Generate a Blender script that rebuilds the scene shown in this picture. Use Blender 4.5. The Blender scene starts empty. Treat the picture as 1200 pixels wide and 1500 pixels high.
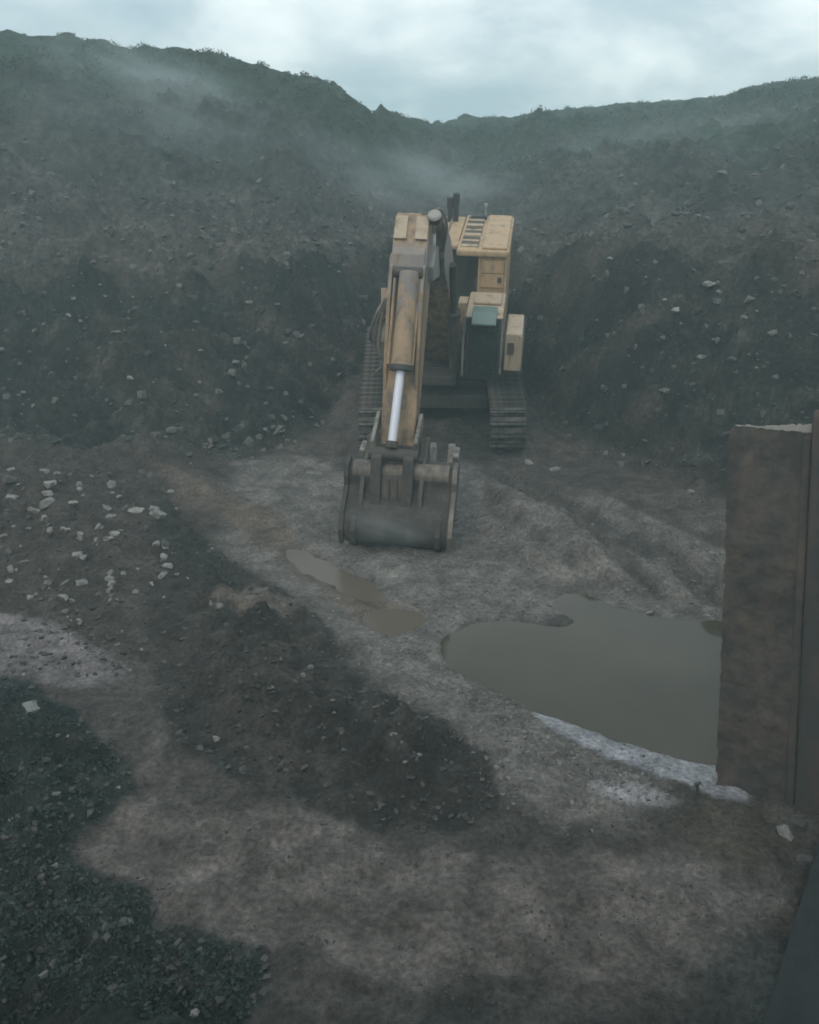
import bpy, bmesh, math, random
import numpy as np
from math import radians, sin, cos, tan, pi
from mathutils import Vector, Matrix, noise as mnoise

# ------------------------------------------------------------------ camera
F_PX, PITCH, CAM_H = 1298.0, radians(21.07), 6.8      # focal length in photo pixels (1200 wide)
sc = bpy.context.scene
COL = sc.collection
cam_d = bpy.data.cameras.new('camera')
cam_d.sensor_fit = 'HORIZONTAL'; cam_d.sensor_width = 36.0
cam_d.lens = 36.0 * F_PX / 1200.0
cam_d.clip_start = 0.1; cam_d.clip_end = 2000
cam = bpy.data.objects.new('camera', cam_d); COL.objects.link(cam)
cam.location = (0, 0, CAM_H); cam.rotation_euler = (pi / 2 - PITCH, 0, 0)
sc.camera = cam

# ------------------------------------------------------------------ world: cloud-covered sky
SUN_EL, SUN_AZ = radians(48), radians(205)            # soft sun, behind the camera and to its left
world = bpy.data.worlds.new('World'); sc.world = world; world.use_nodes = True
wn, wl = world.node_tree.nodes, world.node_tree.links
wn.clear()
w_out = wn.new('ShaderNodeOutputWorld'); w_bg = wn.new('ShaderNodeBackground')
w_sky = wn.new('ShaderNodeTexSky'); w_sky.sky_type = 'NISHITA'; w_sky.sun_disc = False
w_sky.sun_elevation = SUN_EL; w_sky.sun_rotation = SUN_AZ
w_sky.dust_density = 2.0
w_tc = wn.new('ShaderNodeTexCoord')
w_sep = wn.new('ShaderNodeSeparateXYZ'); wl.new(w_tc.outputs['Generated'], w_sep.inputs[0])
# project the view direction on a flat cloud deck, so that clouds close up towards the horizon
def wmath(op, a, b=None, clamp=False):
    n = wn.new('ShaderNodeMath'); n.operation = op; n.use_clamp = clamp
    for i, v in enumerate((a, b)):
        if v is None: continue
        if isinstance(v, (int, float)): n.inputs[i].default_value = v
        else: wl.new(v, n.inputs[i])
    return n.outputs[0]
zz = wmath('MAXIMUM', w_sep.outputs['Z'], 0.0)
zz = wmath('ADD', zz, 0.42)
w_cmb = wn.new('ShaderNodeCombineXYZ')
wl.new(wmath('DIVIDE', w_sep.outputs['X'], zz), w_cmb.inputs[0])
wl.new(wmath('DIVIDE', w_sep.outputs['Y'], zz), w_cmb.inputs[1])
def wnoise(scale, detail, rough, dist, off):
    m = wn.new('ShaderNodeMapping'); m.inputs['Location'].default_value = off
    wl.new(w_cmb.outputs[0], m.inputs[0])
    n = wn.new('ShaderNodeTexNoise'); n.inputs['Scale'].default_value = scale
    n.inputs['Detail'].default_value = detail; n.inputs['Roughness'].default_value = rough
    n.inputs['Distortion'].default_value = dist
    wl.new(m.outputs[0], n.inputs['Vector']); return n.outputs['Fac']
n1 = wnoise(2.3, 7, 0.52, 0.15, (3.1, 1.7, 0)); n2 = wnoise(1.3, 4, 0.5, 0.3, (8.3, 5.2, 0))
w_r1 = wn.new('ShaderNodeValToRGB')
w_r1.color_ramp.elements[0].position = 0.41; w_r1.color_ramp.elements[0].color = (3.3, 4.4, 5.0, 1)
w_r1.color_ramp.elements[1].position = 0.59; w_r1.color_ramp.elements[1].color = (7.8, 8.5, 8.5, 1)
e = w_r1.color_ramp.elements.new(0.5); e.color = (4.9, 5.85, 6.2, 1)
wl.new(wmath('ADD', wmath('MULTIPLY', n1, 0.65), wmath('MULTIPLY', n2, 0.35)), w_r1.inputs[0])
w_mix = wn.new('ShaderNodeMix'); w_mix.data_type = 'RGBA'
w_mix.inputs['Factor'].default_value = 0.88
wl.new(w_sky.outputs[0], w_mix.inputs['A']); wl.new(w_r1.outputs[0], w_mix.inputs['B'])
wl.new(w_mix.outputs['Result'], w_bg.inputs[0]); w_bg.inputs[1].default_value = 0.15
wl.new(w_bg.outputs[0], w_out.inputs[0])

# ------------------------------------------------------------------ sun through cloud
sun_d = bpy.data.lights.new('sun', 'SUN'); sun_d.energy = 0.75; sun_d.angle = radians(16)
sun_d.color = (1.0, 0.93, 0.84)
sun = bpy.data.objects.new('sun', sun_d); COL.objects.link(sun)
sdir = Vector((sin(SUN_AZ) * cos(SUN_EL), cos(SUN_AZ) * cos(SUN_EL), sin(SUN_EL)))
sun.rotation_euler = sdir.to_track_quat('Z', 'Y').to_euler()

# ------------------------------------------------------------------ exposure and render settings
sc.view_settings.view_transform = 'Standard'; sc.view_settings.look = 'None'
sc.view_settings.exposure = 0.0; sc.view_settings.gamma = 1.0
sc.view_settings.use_curve_mapping = False
sc.render.engine = 'CYCLES'
sc.cycles.use_denoising = True
sc.cycles.max_bounces = 6; sc.cycles.diffuse_bounces = 2; sc.cycles.glossy_bounces = 3
sc.cycles.transmission_bounces = 4; sc.cycles.volume_bounces = 1
sc.cycles.filter_width = 1.7
sc.cycles.volume_step_rate = 1.0; sc.cycles.volume_max_steps = 64

# ------------------------------------------------------------------ pixel helpers (photo pixels, 1200 x 1500)
CP, SP = cos(PITCH), sin(PITCH)
def ray(px, py):
    u, v = (px - 600) / F_PX, (py - 750) / F_PX
    return np.array([u, CP - v * SP, -SP - v * CP])
CAM = np.array([0, 0, CAM_H])
def pixd(px, py, d):
    r = ray(px, py); return CAM + r * (d / r[1])
def pixz(px, py, z=0.0):
    r = ray(px, py); return CAM + r * ((z - CAM_H) / r[2])
def proj_np(X, Y, Z):
    q2 = Z - CAM_H
    dep = np.maximum(Y * CP - q2 * SP, 0.05); up = Y * SP + q2 * CP
    return 600 + F_PX * X / dep, 750 - F_PX * up / dep

# ------------------------------------------------------------------ numpy noise
def _hash(ix, iy, seed):
    h = (ix.astype(np.int64) * 374761393 + iy.astype(np.int64) * 668265263 + seed * 982451653) & 0x7fffffff
    h = ((h ^ (h >> 13)) * 1274126177) & 0x7fffffff
    return ((h ^ (h >> 16)) & 0xffff) / 65535.0
def vnoise(x, y, seed=0):
    ix, iy = np.floor(x), np.floor(y); fx, fy = x - ix, y - iy
    fx = fx * fx * fx * (fx * (fx * 6 - 15) + 10); fy = fy * fy * fy * (fy * (fy * 6 - 15) + 10)
    a, b = _hash(ix, iy, seed), _hash(ix + 1, iy, seed)
    c, d = _hash(ix, iy + 1, seed), _hash(ix + 1, iy + 1, seed)
    return (a + (b - a) * fx) * (1 - fy) + (c + (d - c) * fx) * fy - 0.5
def fbm(x, y, scale, octv=4, gain=0.5, seed=0):
    r = np.zeros_like(x); amp = 1.0
    ca, sa = cos(0.6), sin(0.6)
    x, y = x / scale, y / scale
    for o in range(octv):
        r += amp * vnoise(x, y, seed + o * 17)
        x, y = (x * ca - y * sa) * 2.03 + 11.3, (x * sa + y * ca) * 2.03 + 5.7
        amp *= gain
    return r
def sstep(a, b, x):
    t = np.clip((x - a) / (b - a), 0, 1); return t * t * (3 - 2 * t)
def poly_dist(X, Y, pts):
    """signed distance to a polygon, positive inside"""
    d2 = np.full(X.shape, 1e9); inside = np.zeros(X.shape, bool); n = len(pts)
    for i in range(n):
        (x0, y0), (x1, y1) = pts[i], pts[(i + 1) % n]
        ex, ey = x1 - x0, y1 - y0; L = ex * ex + ey * ey + 1e-12
        t = np.clip(((X - x0) * ex + (Y - y0) * ey) / L, 0, 1)
        d2 = np.minimum(d2, (X - x0 - t * ex) ** 2 + (Y - y0 - t * ey) ** 2)
        cnd = ((y0 > Y) != (y1 > Y)) & (X < (x1 - x0) * (Y - y0) / (y1 - y0 + 1e-12) + x0)
        inside ^= cnd
    d = np.sqrt(d2); return np.where(inside, d, -d)
def gpoly(pix, rounds=2):
    p = [tuple(pixz(px, py)[:2]) for px, py in pix]
    for _ in range(rounds):                              # corner cutting gives soft natural outlines
        q = []
        for (x0, y0), (x1, y1) in zip(p, p[1:] + p[:1]):
            q += [(x0 * .75 + x1 * .25, y0 * .75 + y1 * .25), (x0 * .25 + x1 * .75, y0 * .25 + y1 * .75)]
        p = q
    return p

# ------------------------------------------------------------------ terrain shape
POOL = gpoly([(640, 945), (665, 925), (705, 906), (760, 905), (800, 912), (848, 917), (812, 895), (806, 870),
              (850, 868), (905, 890), (980, 904), (1070, 906), (1180, 900), (1230, 1000), (1200, 1110), (1120, 1140),
              (1050, 1122), (1000, 1112), (930, 1092), (860, 1068), (800, 1044), (740, 1018), (690, 988), (655, 968)])
PUD = [gpoly([(530, 900), (560, 886), (612, 896), (626, 914), (585, 934), (540, 925)]),
       gpoly([(400, 800), (440, 800), (500, 834), (560, 868), (548, 888), (470, 852), (420, 830)])]
STRIP = gpoly([(222, 704), (285, 700), (330, 730), (400, 748), (430, 775), (470, 815), (560, 862), (625, 895), (640, 930), (585, 940), (530, 915), (470, 868), (405, 826), (350, 790), (300, 760), (240, 732)])
WETP = gpoly([(985, 1195), (1060, 1190), (1130, 1210), (1150, 1260), (1105, 1305), (1040, 1290), (990, 1240)])
SILT_SHEEN = gpoly([(770, 1034), (850, 1060), (930, 1086), (1010, 1108), (1080, 1122), (1100, 1190), (1040, 1172), (1000, 1158), (930, 1134), (850, 1102), (795, 1068)])  # near-shore silt strip that carries the painted sky sheen
SILT_SHEEN2 = gpoly([(850, 1155), (900, 1155), (985, 1180), (990, 1200), (930, 1190), (870, 1172)])  # second, shorter streak of painted sheen
PALE3 = gpoly([(965, 1255), (1010, 1250), (1070, 1300), (1150, 1330), (1130, 1370), (1060, 1360), (1000, 1320), (930, 1290)])
SILTL = gpoly([(-40, 925), (40, 912), (90, 935), (150, 975), (190, 1010), (120, 1030), (60, 1005), (-40, 985)])
DARK = gpoly([(228, 735), (300, 800), (380, 850), (440, 890), (490, 935), (510, 985), (560, 1025), (640, 1060), (690, 1105), (745, 1185),
              (700, 1220), (600, 1235), (480, 1190), (380, 1170), (300, 1130), (240, 1080), (225, 1000), (215, 900), (232, 820)])
DARKSP = gpoly([(300, 885), (370, 880), (440, 890), (460, 915), (380, 925), (330, 910)])
LOWL = gpoly([(-300, 1010), (-20, 985), (60, 1015), (120, 1060), (180, 1105), (200, 1150), (150, 1215), (105, 1270), (150, 1300), (225, 1320), (232, 1395),
              (270, 1370), (330, 1385), (400, 1400), (410, 1440), (330, 1600), (-300, 1700)])
LOWM = gpoly([(560, 1480), (700, 1430), (820, 1460), (900, 1600), (560, 1600)])
LOWR = gpoly([(1000, 1430), (1080, 1380), (1240, 1400), (1240, 1600), (960, 1600)])
TONG = gpoly([(222, 1060), (250, 1100), (262, 1180), (300, 1215), (420, 1190), (560, 1240), (700, 1260), (860, 1240), (960, 1290), (1120, 1370), (1000, 1480),
              (760, 1450), (560, 1490), (420, 1390), (240, 1400), (225, 1310), (100, 1262), (190, 1215), (205, 1130)])
LIGHT = gpoly([(228, 708), (420, 672), (520, 690), (760, 690), (1080, 820), (1200, 905), (900, 905), (800, 900), (640, 940), (780, 1050), (1000, 1160),
               (900, 1230), (760, 1200), (700, 1110), (600, 1040), (520, 980), (490, 925), (360, 840), (250, 745)])
APRON = gpoly([(690, 690), (770, 690), (900, 735), (1080, 800), (1200, 870), (1080, 905), (905, 890), (800, 868), (740, 830), (690, 760)])

WB_X = np.array([-150, -60, -30, -14, -10, -4, -3.0, -2.0, -0.4, 2.9, 3.9, 5.0, 6.5, 9, 14, 25, 60, 150])
WB_Y = np.array([-60, 0, 14, 19.2, 20.2, 21.2, 22.8, 24.9, 27.2, 27.0, 24.4, 21.2, 18.2, 15.9, 14.0, 8, -10, -60])
SKY_PX = [(-300, 62), (-120, 40), (0, 48), (60, 54), (130, 56), (190, 68), (250, 72), (320, 84), (380, 95), (440, 112), (490, 132), (520, 155), (545, 166),
          (600, 175), (690, 178), (760, 175), (830, 170), (900, 162), (980, 156), (1050, 148), (1120, 134), (1200, 124), (1350, 108), (1600, 90)]
_sk = np.array([ray(*p) for p in SKY_PX])
SKY_A, SKY_T = _sk[:, 0] / _sk[:, 1], _sk[:, 2] / _sk[:, 1]

def big_(X, Y): return fbm(X, Y, 2.5, 2, 0.5, 93)
def terrain(X, Y, detail=True):
    yb = np.interp(X, WB_X, WB_Y) + fbm(X, X * 0 + 3.3, 2.2, 3, 0.5, 5) * 0.45
    s = Y - yb
    # pit floor
    n_mid = fbm(X, Y, 1.6, 4, 0.5, 1)
    n_fine = fbm(X, Y, 0.33, 4, 0.55, 2)
    z = 0.11 + 0.10 * n_mid + 0.085 * n_fine
    # ramp that carries the machine
    bay = sstep(-2.6, -1.7, X) * (1 - sstep(3.2, 4.0, X))
    ramp = np.clip(Y - 21.7, 0, 7.0) * tan(radians(13)) * bay
    # heaped dark spoil
    dd = poly_dist(X, Y, DARK) + 0.35 * n_mid + 0.15 * n_fine
    rise = sstep(-0.1, 1.4, dd)
    z = z + rise * (0.30 + 0.45 * n_mid + 0.24 * n_fine)
    # scree bank at the left
    bank = sstep(-3.4, -8.5, X) * sstep(9, 17, Y)
    z = z + bank * (0.55 + 0.5 * n_mid + 0.15 * n_fine)
    # mud apron rising to the right wall, rutted down the slope
    ap = poly_dist(X, Y, APRON)
    rut = fbm((X * 0.93 + Y * 0.36) * 1.0, (Y * 0.93 - X * 0.36) * 0.11, 0.50, 3, 0.5, 9)
    z = z + sstep(0, 2.2, ap) * 0.35 + sstep(-0.2, 0.8, ap) * 0.55 * rut
    # lower left and right toes of the bank under the camera
    ll = poly_dist(X, Y, LOWL) + 0.2 * n_mid
    z = z + sstep(-0.05, 0.7, ll) * (0.16 + 0.30 * n_mid + 0.30 * n_fine)
    # churned mud in the foreground
    z = z + 0.10 * np.abs(fbm(X, Y, 0.45, 4, 0.6, 111)) * (1 - sstep(9, 14, Y)) - 0.02
    # pool and puddles
    pd = poly_dist(X, Y, POOL) + 0.22 * n_mid + 0.14 * n_fine
    z = np.where(pd > -0.9, z * sstep(0.0, -0.9, pd) + (0.035 + 0.03 * n_fine) * (1 - sstep(0.0, -0.9, pd)) - 0.5 * sstep(-0.02, 0.9, pd) - 0.05 * sstep(-0.1, 0.1, pd), z)
    for P in PUD:
        q = poly_dist(X, Y, P) + 0.30 * n_mid + 0.16 * n_fine
        z = np.where(q > -0.6, z * sstep(0.05, -0.6, q) + (0.04 + 0.02 * n_fine) * (1 - sstep(0.05, -0.6, q)) - 0.12 * sstep(-0.05, 0.3, q), z)
    z = z + ramp
    # wall
    hw0 = np.interp(s, [0, 2.2, 5.1, 9.0], [0, 1.5, 4.25, 4.75])
    rub = fbm(X, Y + hw0 * 1.2, 1.5, 5, 0.55, 21)
    lob = fbm(X, Y, 4.5, 3, 0.5, 33)
    sw = s + 0.3 * lob + 0.25 * rub
    hw = np.interp(sw, [0, 0.8, 2.2, 3.4, 4.7, 5.1, 7.2, 9.0], [0, 0.40, 1.5, 2.35, 4.0, 4.25, 4.5, 4.75])
    bayz = bay * 1.4
    wall_m = sstep(-0.3, 1.5, s)
    side = sstep(4, 8, X)
    hw = hw * (1 + 0.12 * side)
    zb = 4.75 * (1 + 0.12 * side)
    # upper slope to the crest
    yc_l, yc_r = 46.0, 74.0
    A = X / np.maximum(Y, 8.0)
    k = sstep(-0.06, 0.06, A)
    yc = yc_l * (1 - k) + yc_r * k
    tE = np.interp(A, SKY_A, SKY_T)
    zc = CAM_H + yc * tE + 0.3
    y0 = yb + 9.0
    t = np.clip((Y - y0) / np.maximum(yc - y0, 8.0), 0, 1)
    up = zb + (zc - 0.25 - zb) * (1 - (1 - t) ** 1.25) * 1.0
    terr = 0.45 * np.sin(t * 15 + 2.2 * lob) * sstep(0.0, 0.15, t) * (1 - sstep(0.6, 0.9, t))
    up = up + terr * 0.5
    cush = 1 - np.abs(2 * vnoise(X / 1.5 + 0.3 * big_(X, Y), Y / 1.5, 91)) * 1.0
    up = up + (0.38 * (cush - 0.6) + 0.5 * fbm(X, Y, 3.2, 2, 0.5, 95)) * sstep(0.35, 0.7, t)
    over = np.maximum(0, Y - yc)
    up = up - 0.22 * over
    zz = np.where(s > 9.0, up, np.maximum(hw, 0))
    big = fbm(X, Y, 6.0, 4, 0.5, 41)
    mid = fbm(X, Y + hw0 * 1.2, 0.55, 3, 0.6, 51)
    keep = 1 - sstep(0.55, 0.95, t) * 0.75
    rough = wall_m * (1.0 * rub * sstep(0, 2, s) + 0.34 * mid + 0.55 * big * sstep(8, 14, s)) * keep
    z = np.where(s > 0, np.maximum(z * (1 - wall_m), 0) + np.maximum(zz, z * wall_m) + rough, z)
    # bench that the camera stands on
    bank0 = 1 - sstep(0.9, 4.6, Y + 0.25 * n_mid)
    z = z * (1 - bank0) + bank0 * (4.95 + 0.15 * n_mid + 0.1 * n_fine)
    return z, s, t

def axis(segs):
    out = [segs[0][0]]
    for a, b, st in segs:
        n = max(1, int(round((b - a) / st))); out += list(np.linspace(a, b, n + 1)[1:])
    return np.array(out)
gx = axis([(-120, -40, 4.0), (-40, -22, 0.6), (-22, -11, 0.16), (-11, 9, 0.06), (9, 20, 0.16), (20, 40, 0.5), (40, 120, 4.0)])
gy = axis([(-45, 0, 3.0), (0, 4.8, 0.15), (4.8, 15, 0.05), (15, 32, 0.075), (32, 78, 0.17), (78, 92, 1.0)])
GX, GY = np.meshgrid(gx, gy)
GZ, GS, GT = terrain(GX, GY)
def ground_z(x, y):
    i = int(np.clip(np.searchsorted(gx, x) - 1, 0, len(gx) - 2)); j = int(np.clip(np.searchsorted(gy, y) - 1, 0, len(gy) - 2))
    fx = (x - gx[i]) / (gx[i + 1] - gx[i]); fy = (y - gy[j]) / (gy[j + 1] - gy[j])
    return float((GZ[j, i] * (1 - fx) + GZ[j, i + 1] * fx) * (1 - fy) + (GZ[j + 1, i] * (1 - fx) + GZ[j + 1, i + 1] * fx) * fy)
def hit(px, py, dmax=120.0):
    r = ray(px, py); r = r / r[1]; d = 4.9; prev = d
    while d < dmax:
        p = CAM + r * d
        if p[2] < ground_z(p[0], p[1]):
            lo, hi = prev, d
            for _ in range(14):
                m = (lo + hi) / 2; q = CAM + r * m
                if q[2] < ground_z(q[0], q[1]): hi = m
                else: lo = m
            return CAM + r * hi
        prev = d; d += 0.08 + d * 0.004
    return None

# ------------------------------------------------------------------ material helpers
def new_mat(name):
    m = bpy.data.materials.new(name); m.use_nodes = True
    nt = m.node_tree; b = nt.nodes['Principled BSDF']; return m, nt, b
def nd(nt, typ, **kw):
    n = nt.nodes.new(typ)
    for k_, v in kw.items():
        if k_ in n.inputs: n.inputs[k_].default_value = v
        else: setattr(n, k_, v)
    return n
def noise_node(nt, vec, scale, detail=5, rough=0.6, dist=0.0):
    n = nd(nt, 'ShaderNodeTexNoise', Scale=scale, Detail=detail, Roughness=rough, Distortion=dist)
    nt.links.new(vec, n.inputs['Vector']); return n.outputs['Fac']
def ramp(nt, fac, stops):
    r = nt.nodes.new('ShaderNodeValToRGB'); els = r.color_ramp.elements
    while len(els) < len(stops): els.new(0.5)
    for e_, (p, c) in zip(els, stops):
        e_.position = p; e_.color = (c, c, c, 1) if isinstance(c, (int, float)) else (*c, 1)
    nt.links.new(fac, r.inputs[0]); return r.outputs[0]
def mixc(nt, fac, a, b, mode='MIX'):
    m = nt.nodes.new('ShaderNodeMix'); m.data_type = 'RGBA'; m.blend_type = mode
    for key, v in (('Factor', fac), ('A', a), ('B', b)):
        if isinstance(v, (int, float)): m.inputs[key].default_value = v
        elif isinstance(v, tuple): m.inputs[key].default_value = (*v, 1)
        else: nt.links.new(v, m.inputs[key])
    return m.outputs['Result']
def bump(nt, b, h, strength, dist):
    n = nd(nt, 'ShaderNodeBump', Strength=strength, Distance=dist)
    nt.links.new(h, n.inputs['Height']); nt.links.new(n.outputs[0], b.inputs['Normal'])

def terrain_mat(name, scales, bump_d):
    m, nt, b = new_mat(name)
    at = nd(nt, 'ShaderNodeAttribute', attribute_name='soil'); aw = nd(nt, 'ShaderNodeAttribute', attribute_name='wet')
    tc = nt.nodes.new('ShaderNodeTexCoord'); v = tc.outputs['Object']
    n_a = noise_node(nt, v, scales[0], 6, 0.65, 0.3); n_b = noise_node(nt, v, scales[1], 5, 0.7)
    col = mixc(nt, 1.0, at.outputs['Color'], ramp(nt, n_a, [(0.28, 0.45), (0.5, 0.95), (0.75, 1.7)]), 'MULTIPLY')
    col = mixc(nt, 1.0, col, ramp(nt, n_b, [(0.3, 0.55), (0.5, 1.0), (0.72, 1.55)]), 'MULTIPLY')
    vo = nd(nt, 'ShaderNodeTexVoronoi', Scale=scales[2], Randomness=1.0); nt.links.new(v, vo.inputs['Vector'])
    col = mixc(nt, 1.0, col, ramp(nt, vo.outputs['Distance'], [(0.0, 1.12), (0.45, 1.0), (0.8, 0.82)]), 'MULTIPLY')
    nt.links.new(col, b.inputs['Base Color'])
    rg = ramp(nt, aw.outputs['Fac'], [(0.0, 0.95), (1.0, 0.32)]); nt.links.new(rg, b.inputs['Roughness'])
    b.inputs['Specular IOR Level'].default_value = 0.3
    hs = nt.nodes.new('ShaderNodeMath'); hs.operation = 'SUBTRACT'
    vs_ = nt.nodes.new('ShaderNodeMath'); vs_.operation = 'MULTIPLY'; nt.links.new(vo.outputs['Distance'], vs_.inputs[0]); vs_.inputs[1].default_value = 0.3
    nt.links.new(n_b, hs.inputs[0]); nt.links.new(vs_.outputs[0], hs.inputs[1])
    bump(nt, b, hs.outputs[0], 0.9, bump_d)
    return m
M = {}
M['ground'] = terrain_mat('wet_mud_and_soil', (2.2, 17, 12), 0.08)
M['wall'] = terrain_mat('rubbly_rock_face', (1.3, 7, 7), 0.10)
M['hill'] = terrain_mat('overgrown_spoil', (0.55, 3.0, 3.0), 0.30)

# ------------------------------------------------------------------ soil colours (albedo of the different earths, plus sky sheen painted on the shore)
def soil_colours(X, Y, S, T):
    YZ = Y + GZ
    n1 = fbm(X, YZ, 2.0, 5, 0.55, 61); n2 = fbm(X, YZ, 0.5, 4, 0.6, 71); n3 = fbm(X, YZ, 7.0, 4, 0.5, 81)
    C = np.empty(X.shape + (3,)); wet = np.zeros(X.shape)
    def c(*v): return np.array(v)
    def lay(mask, colr):
        nonlocal C
        C = C * (1 - mask[..., None]) + colr * mask[..., None]
    C[:] = c(0.080, 0.077, 0.072)
    lay(sstep(-0.1, 0.25, n1), c(0.106, 0.097, 0.089))
    j = 0.28 * n1 + 0.16 * n2
    def inside(P, w=0.25, k=1.0): return sstep(-w, w, poly_dist(X, Y, P) + j * k)
    lay(inside(LIGHT, 0.3) * 0.95, c(0.192, 0.188, 0.178))
    lay(inside(APRON, 0.4) * sstep(-0.25, 0.25, n2) * 0.7, c(0.135, 0.127, 0.118))
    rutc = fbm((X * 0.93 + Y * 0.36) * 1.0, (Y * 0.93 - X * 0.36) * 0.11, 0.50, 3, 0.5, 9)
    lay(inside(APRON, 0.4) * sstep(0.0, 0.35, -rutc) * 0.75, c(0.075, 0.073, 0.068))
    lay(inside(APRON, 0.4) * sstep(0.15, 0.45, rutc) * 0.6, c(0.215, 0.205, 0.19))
    lay(inside(TONG, 0.08, 1.1) * (0.55 + 0.4 * sstep(-0.3, 0.3, n1 + n2)), c(0.188, 0.175, 0.166))
    lay(inside(TONG, 0.22) * sstep(0.0, 0.35, n1 + 0.5 * n2) * 0.7, c(0.085, 0.083, 0.076))
    lay(inside(LOWM, 0.3) * 0.8, c(0.06, 0.066, 0.062))
    lay(inside(LOWR, 0.3) * 0.85, c(0.055, 0.065, 0.063))
    # scree bank on the left: brown earth
    lay(sstep(-3.2, -4.6, X + j * 2) * sstep(10, 13, Y) * (1 - sstep(-0.5, 0.8, S)), c(0.075, 0.068, 0.062))
    lay(inside(DARK, 0.07, 0.95) * 0.95, c(0.042, 0.043, 0.040))
    lay(inside(DARK, 0.07, 0.95) * sstep(0.1, 0.45, n1 - n2 * 0.4) * 0.6, c(0.085, 0.077, 0.069))
    lay(inside(DARKSP, 0.12, 0.6) * 0.85, c(0.185, 0.165, 0.145))
    lay(inside(LOWL, 0.05, 0.9) * 0.95, c(0.026, 0.038, 0.036))
    lay(inside(LOWL, 0.05, 0.9) * sstep(0.05, 0.4, n2) * 0.5, c(0.06, 0.066, 0.06))
    lay(inside(SILTL, 0.16, 1.1) * 0.85, c(0.235, 0.222, 0.228))
    lay(inside(SILT_SHEEN, 0.05, 0.25), c(0.36, 0.38, 0.42))  # sky sheen along the near shore, painted in as paler silt
    lay(inside(SILT_SHEEN2, 0.08, 0.4) * 0.9, c(0.33, 0.335, 0.36))  # same painted sheen, second streak
    lay(inside(PALE3, 0.2) * 0.75, c(0.21, 0.20, 0.195))
    lay(inside(WETP, 0.12, 0.5) * 0.9, c(0.085, 0.078, 0.062))
    lay(inside(STRIP, 0.25, 1.4) * 0.9, c(0.150, 0.122, 0.098))
    wet = np.clip(inside(LIGHT, 0.5) * 0.45 * sstep(-0.2, 0.3, n1) + inside(WETP, 0.3) * 0.7 + inside(STRIP, 0.3, 1.4) * 0.75 + sstep(-0.35, 0.0, poly_dist(X, Y, POOL)) * 0.6, 0, 0.8)
    # rock face
    wm = sstep(-0.3, 0.9, S + 0.6 * n1)
    wc = np.empty_like(C); wc[:] = c(0.030, 0.036, 0.032)
    def wl_(mask, colr):
        nonlocal wc
        wc = wc * (1 - mask[..., None]) + colr * mask[..., None]
    wl_(sstep(0.0, 0.45, n1 + 0.4 * n3), c(0.055, 0.048, 0.044))
    wl_(sstep(0.2, 0.55, n2 + 0.5 * n1) * 0.7, c(0.085, 0.082, 0.076))
    sd = sstep(1.5, 5, X)
    wl_(sstep(0, 1, (S + 0.5 * n1 + 0.25 * n3 + sd * (2.5 * n3 + n1) - 4.6 + 0.6 * sd) / (0.9 + 4.5 * sd)) * (1 - sstep(9.5, 14, S)) * 0.85, c(0.092, 0.088, 0.082))   # pale ledge
    wl_(sstep(7.0, 12, S + 2 * n3) * 0.9, c(0.076, 0.075, 0.071))                                    # spoil slope above
    wl_(sstep(8.0, 13, S) * sstep(0.05, 0.4, n1) * 0.6, c(0.098, 0.090, 0.084))
    gr = sstep(0.30, 0.62, T + 0.35 * n3 + 0.10 * n1 + 0.10 * sstep(-0.05, 0.2, X / np.maximum(Y, 8)))
    wl_(gr * 0.9, c(0.040, 0.062, 0.045))                                                             # green growth on top
    lay(wm, wc)
    wet = wet * (1 - wm)
    # bench behind the camera
    lay(1 - sstep(3.6, 4.8, Y), c(0.06, 0.06, 0.055))
    warm = np.array([1.06, 0.97, 0.92]); hillm = sstep(8, 14, S)[..., None]
    C = C * (warm * (1 - hillm) + np.array([0.94, 1.0, 0.96]) * hillm)
    return np.clip(C, 0.01, 0.8), wet
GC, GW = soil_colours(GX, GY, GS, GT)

# ------------------------------------------------------------------ terrain meshes
def link(o, parent=None):
    COL.objects.link(o)
    if parent is not None: o.parent = parent
    return o
def tag(o, label=None, cat=None, group=None, kind=None):
    if label: o['label'] = label
    if cat: o['category'] = cat
    if group: o['group'] = group
    if kind: o['kind'] = kind
    return o
nx, ny = len(gx), len(gy)
idx = np.arange(nx * ny).reshape(ny, nx)
quads = np.stack([idx[:-1, :-1], idx[:-1, 1:], idx[1:, 1:], idx[1:, :-1]], -1).reshape(-1, 4)
qs = (GS[:-1, :-1] + GS[1:, 1:]).reshape(-1) / 2
V = np.stack([GX, GY, GZ], -1).reshape(-1, 3); VC = GC.reshape(-1, 3); VW = GW.reshape(-1)
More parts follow.
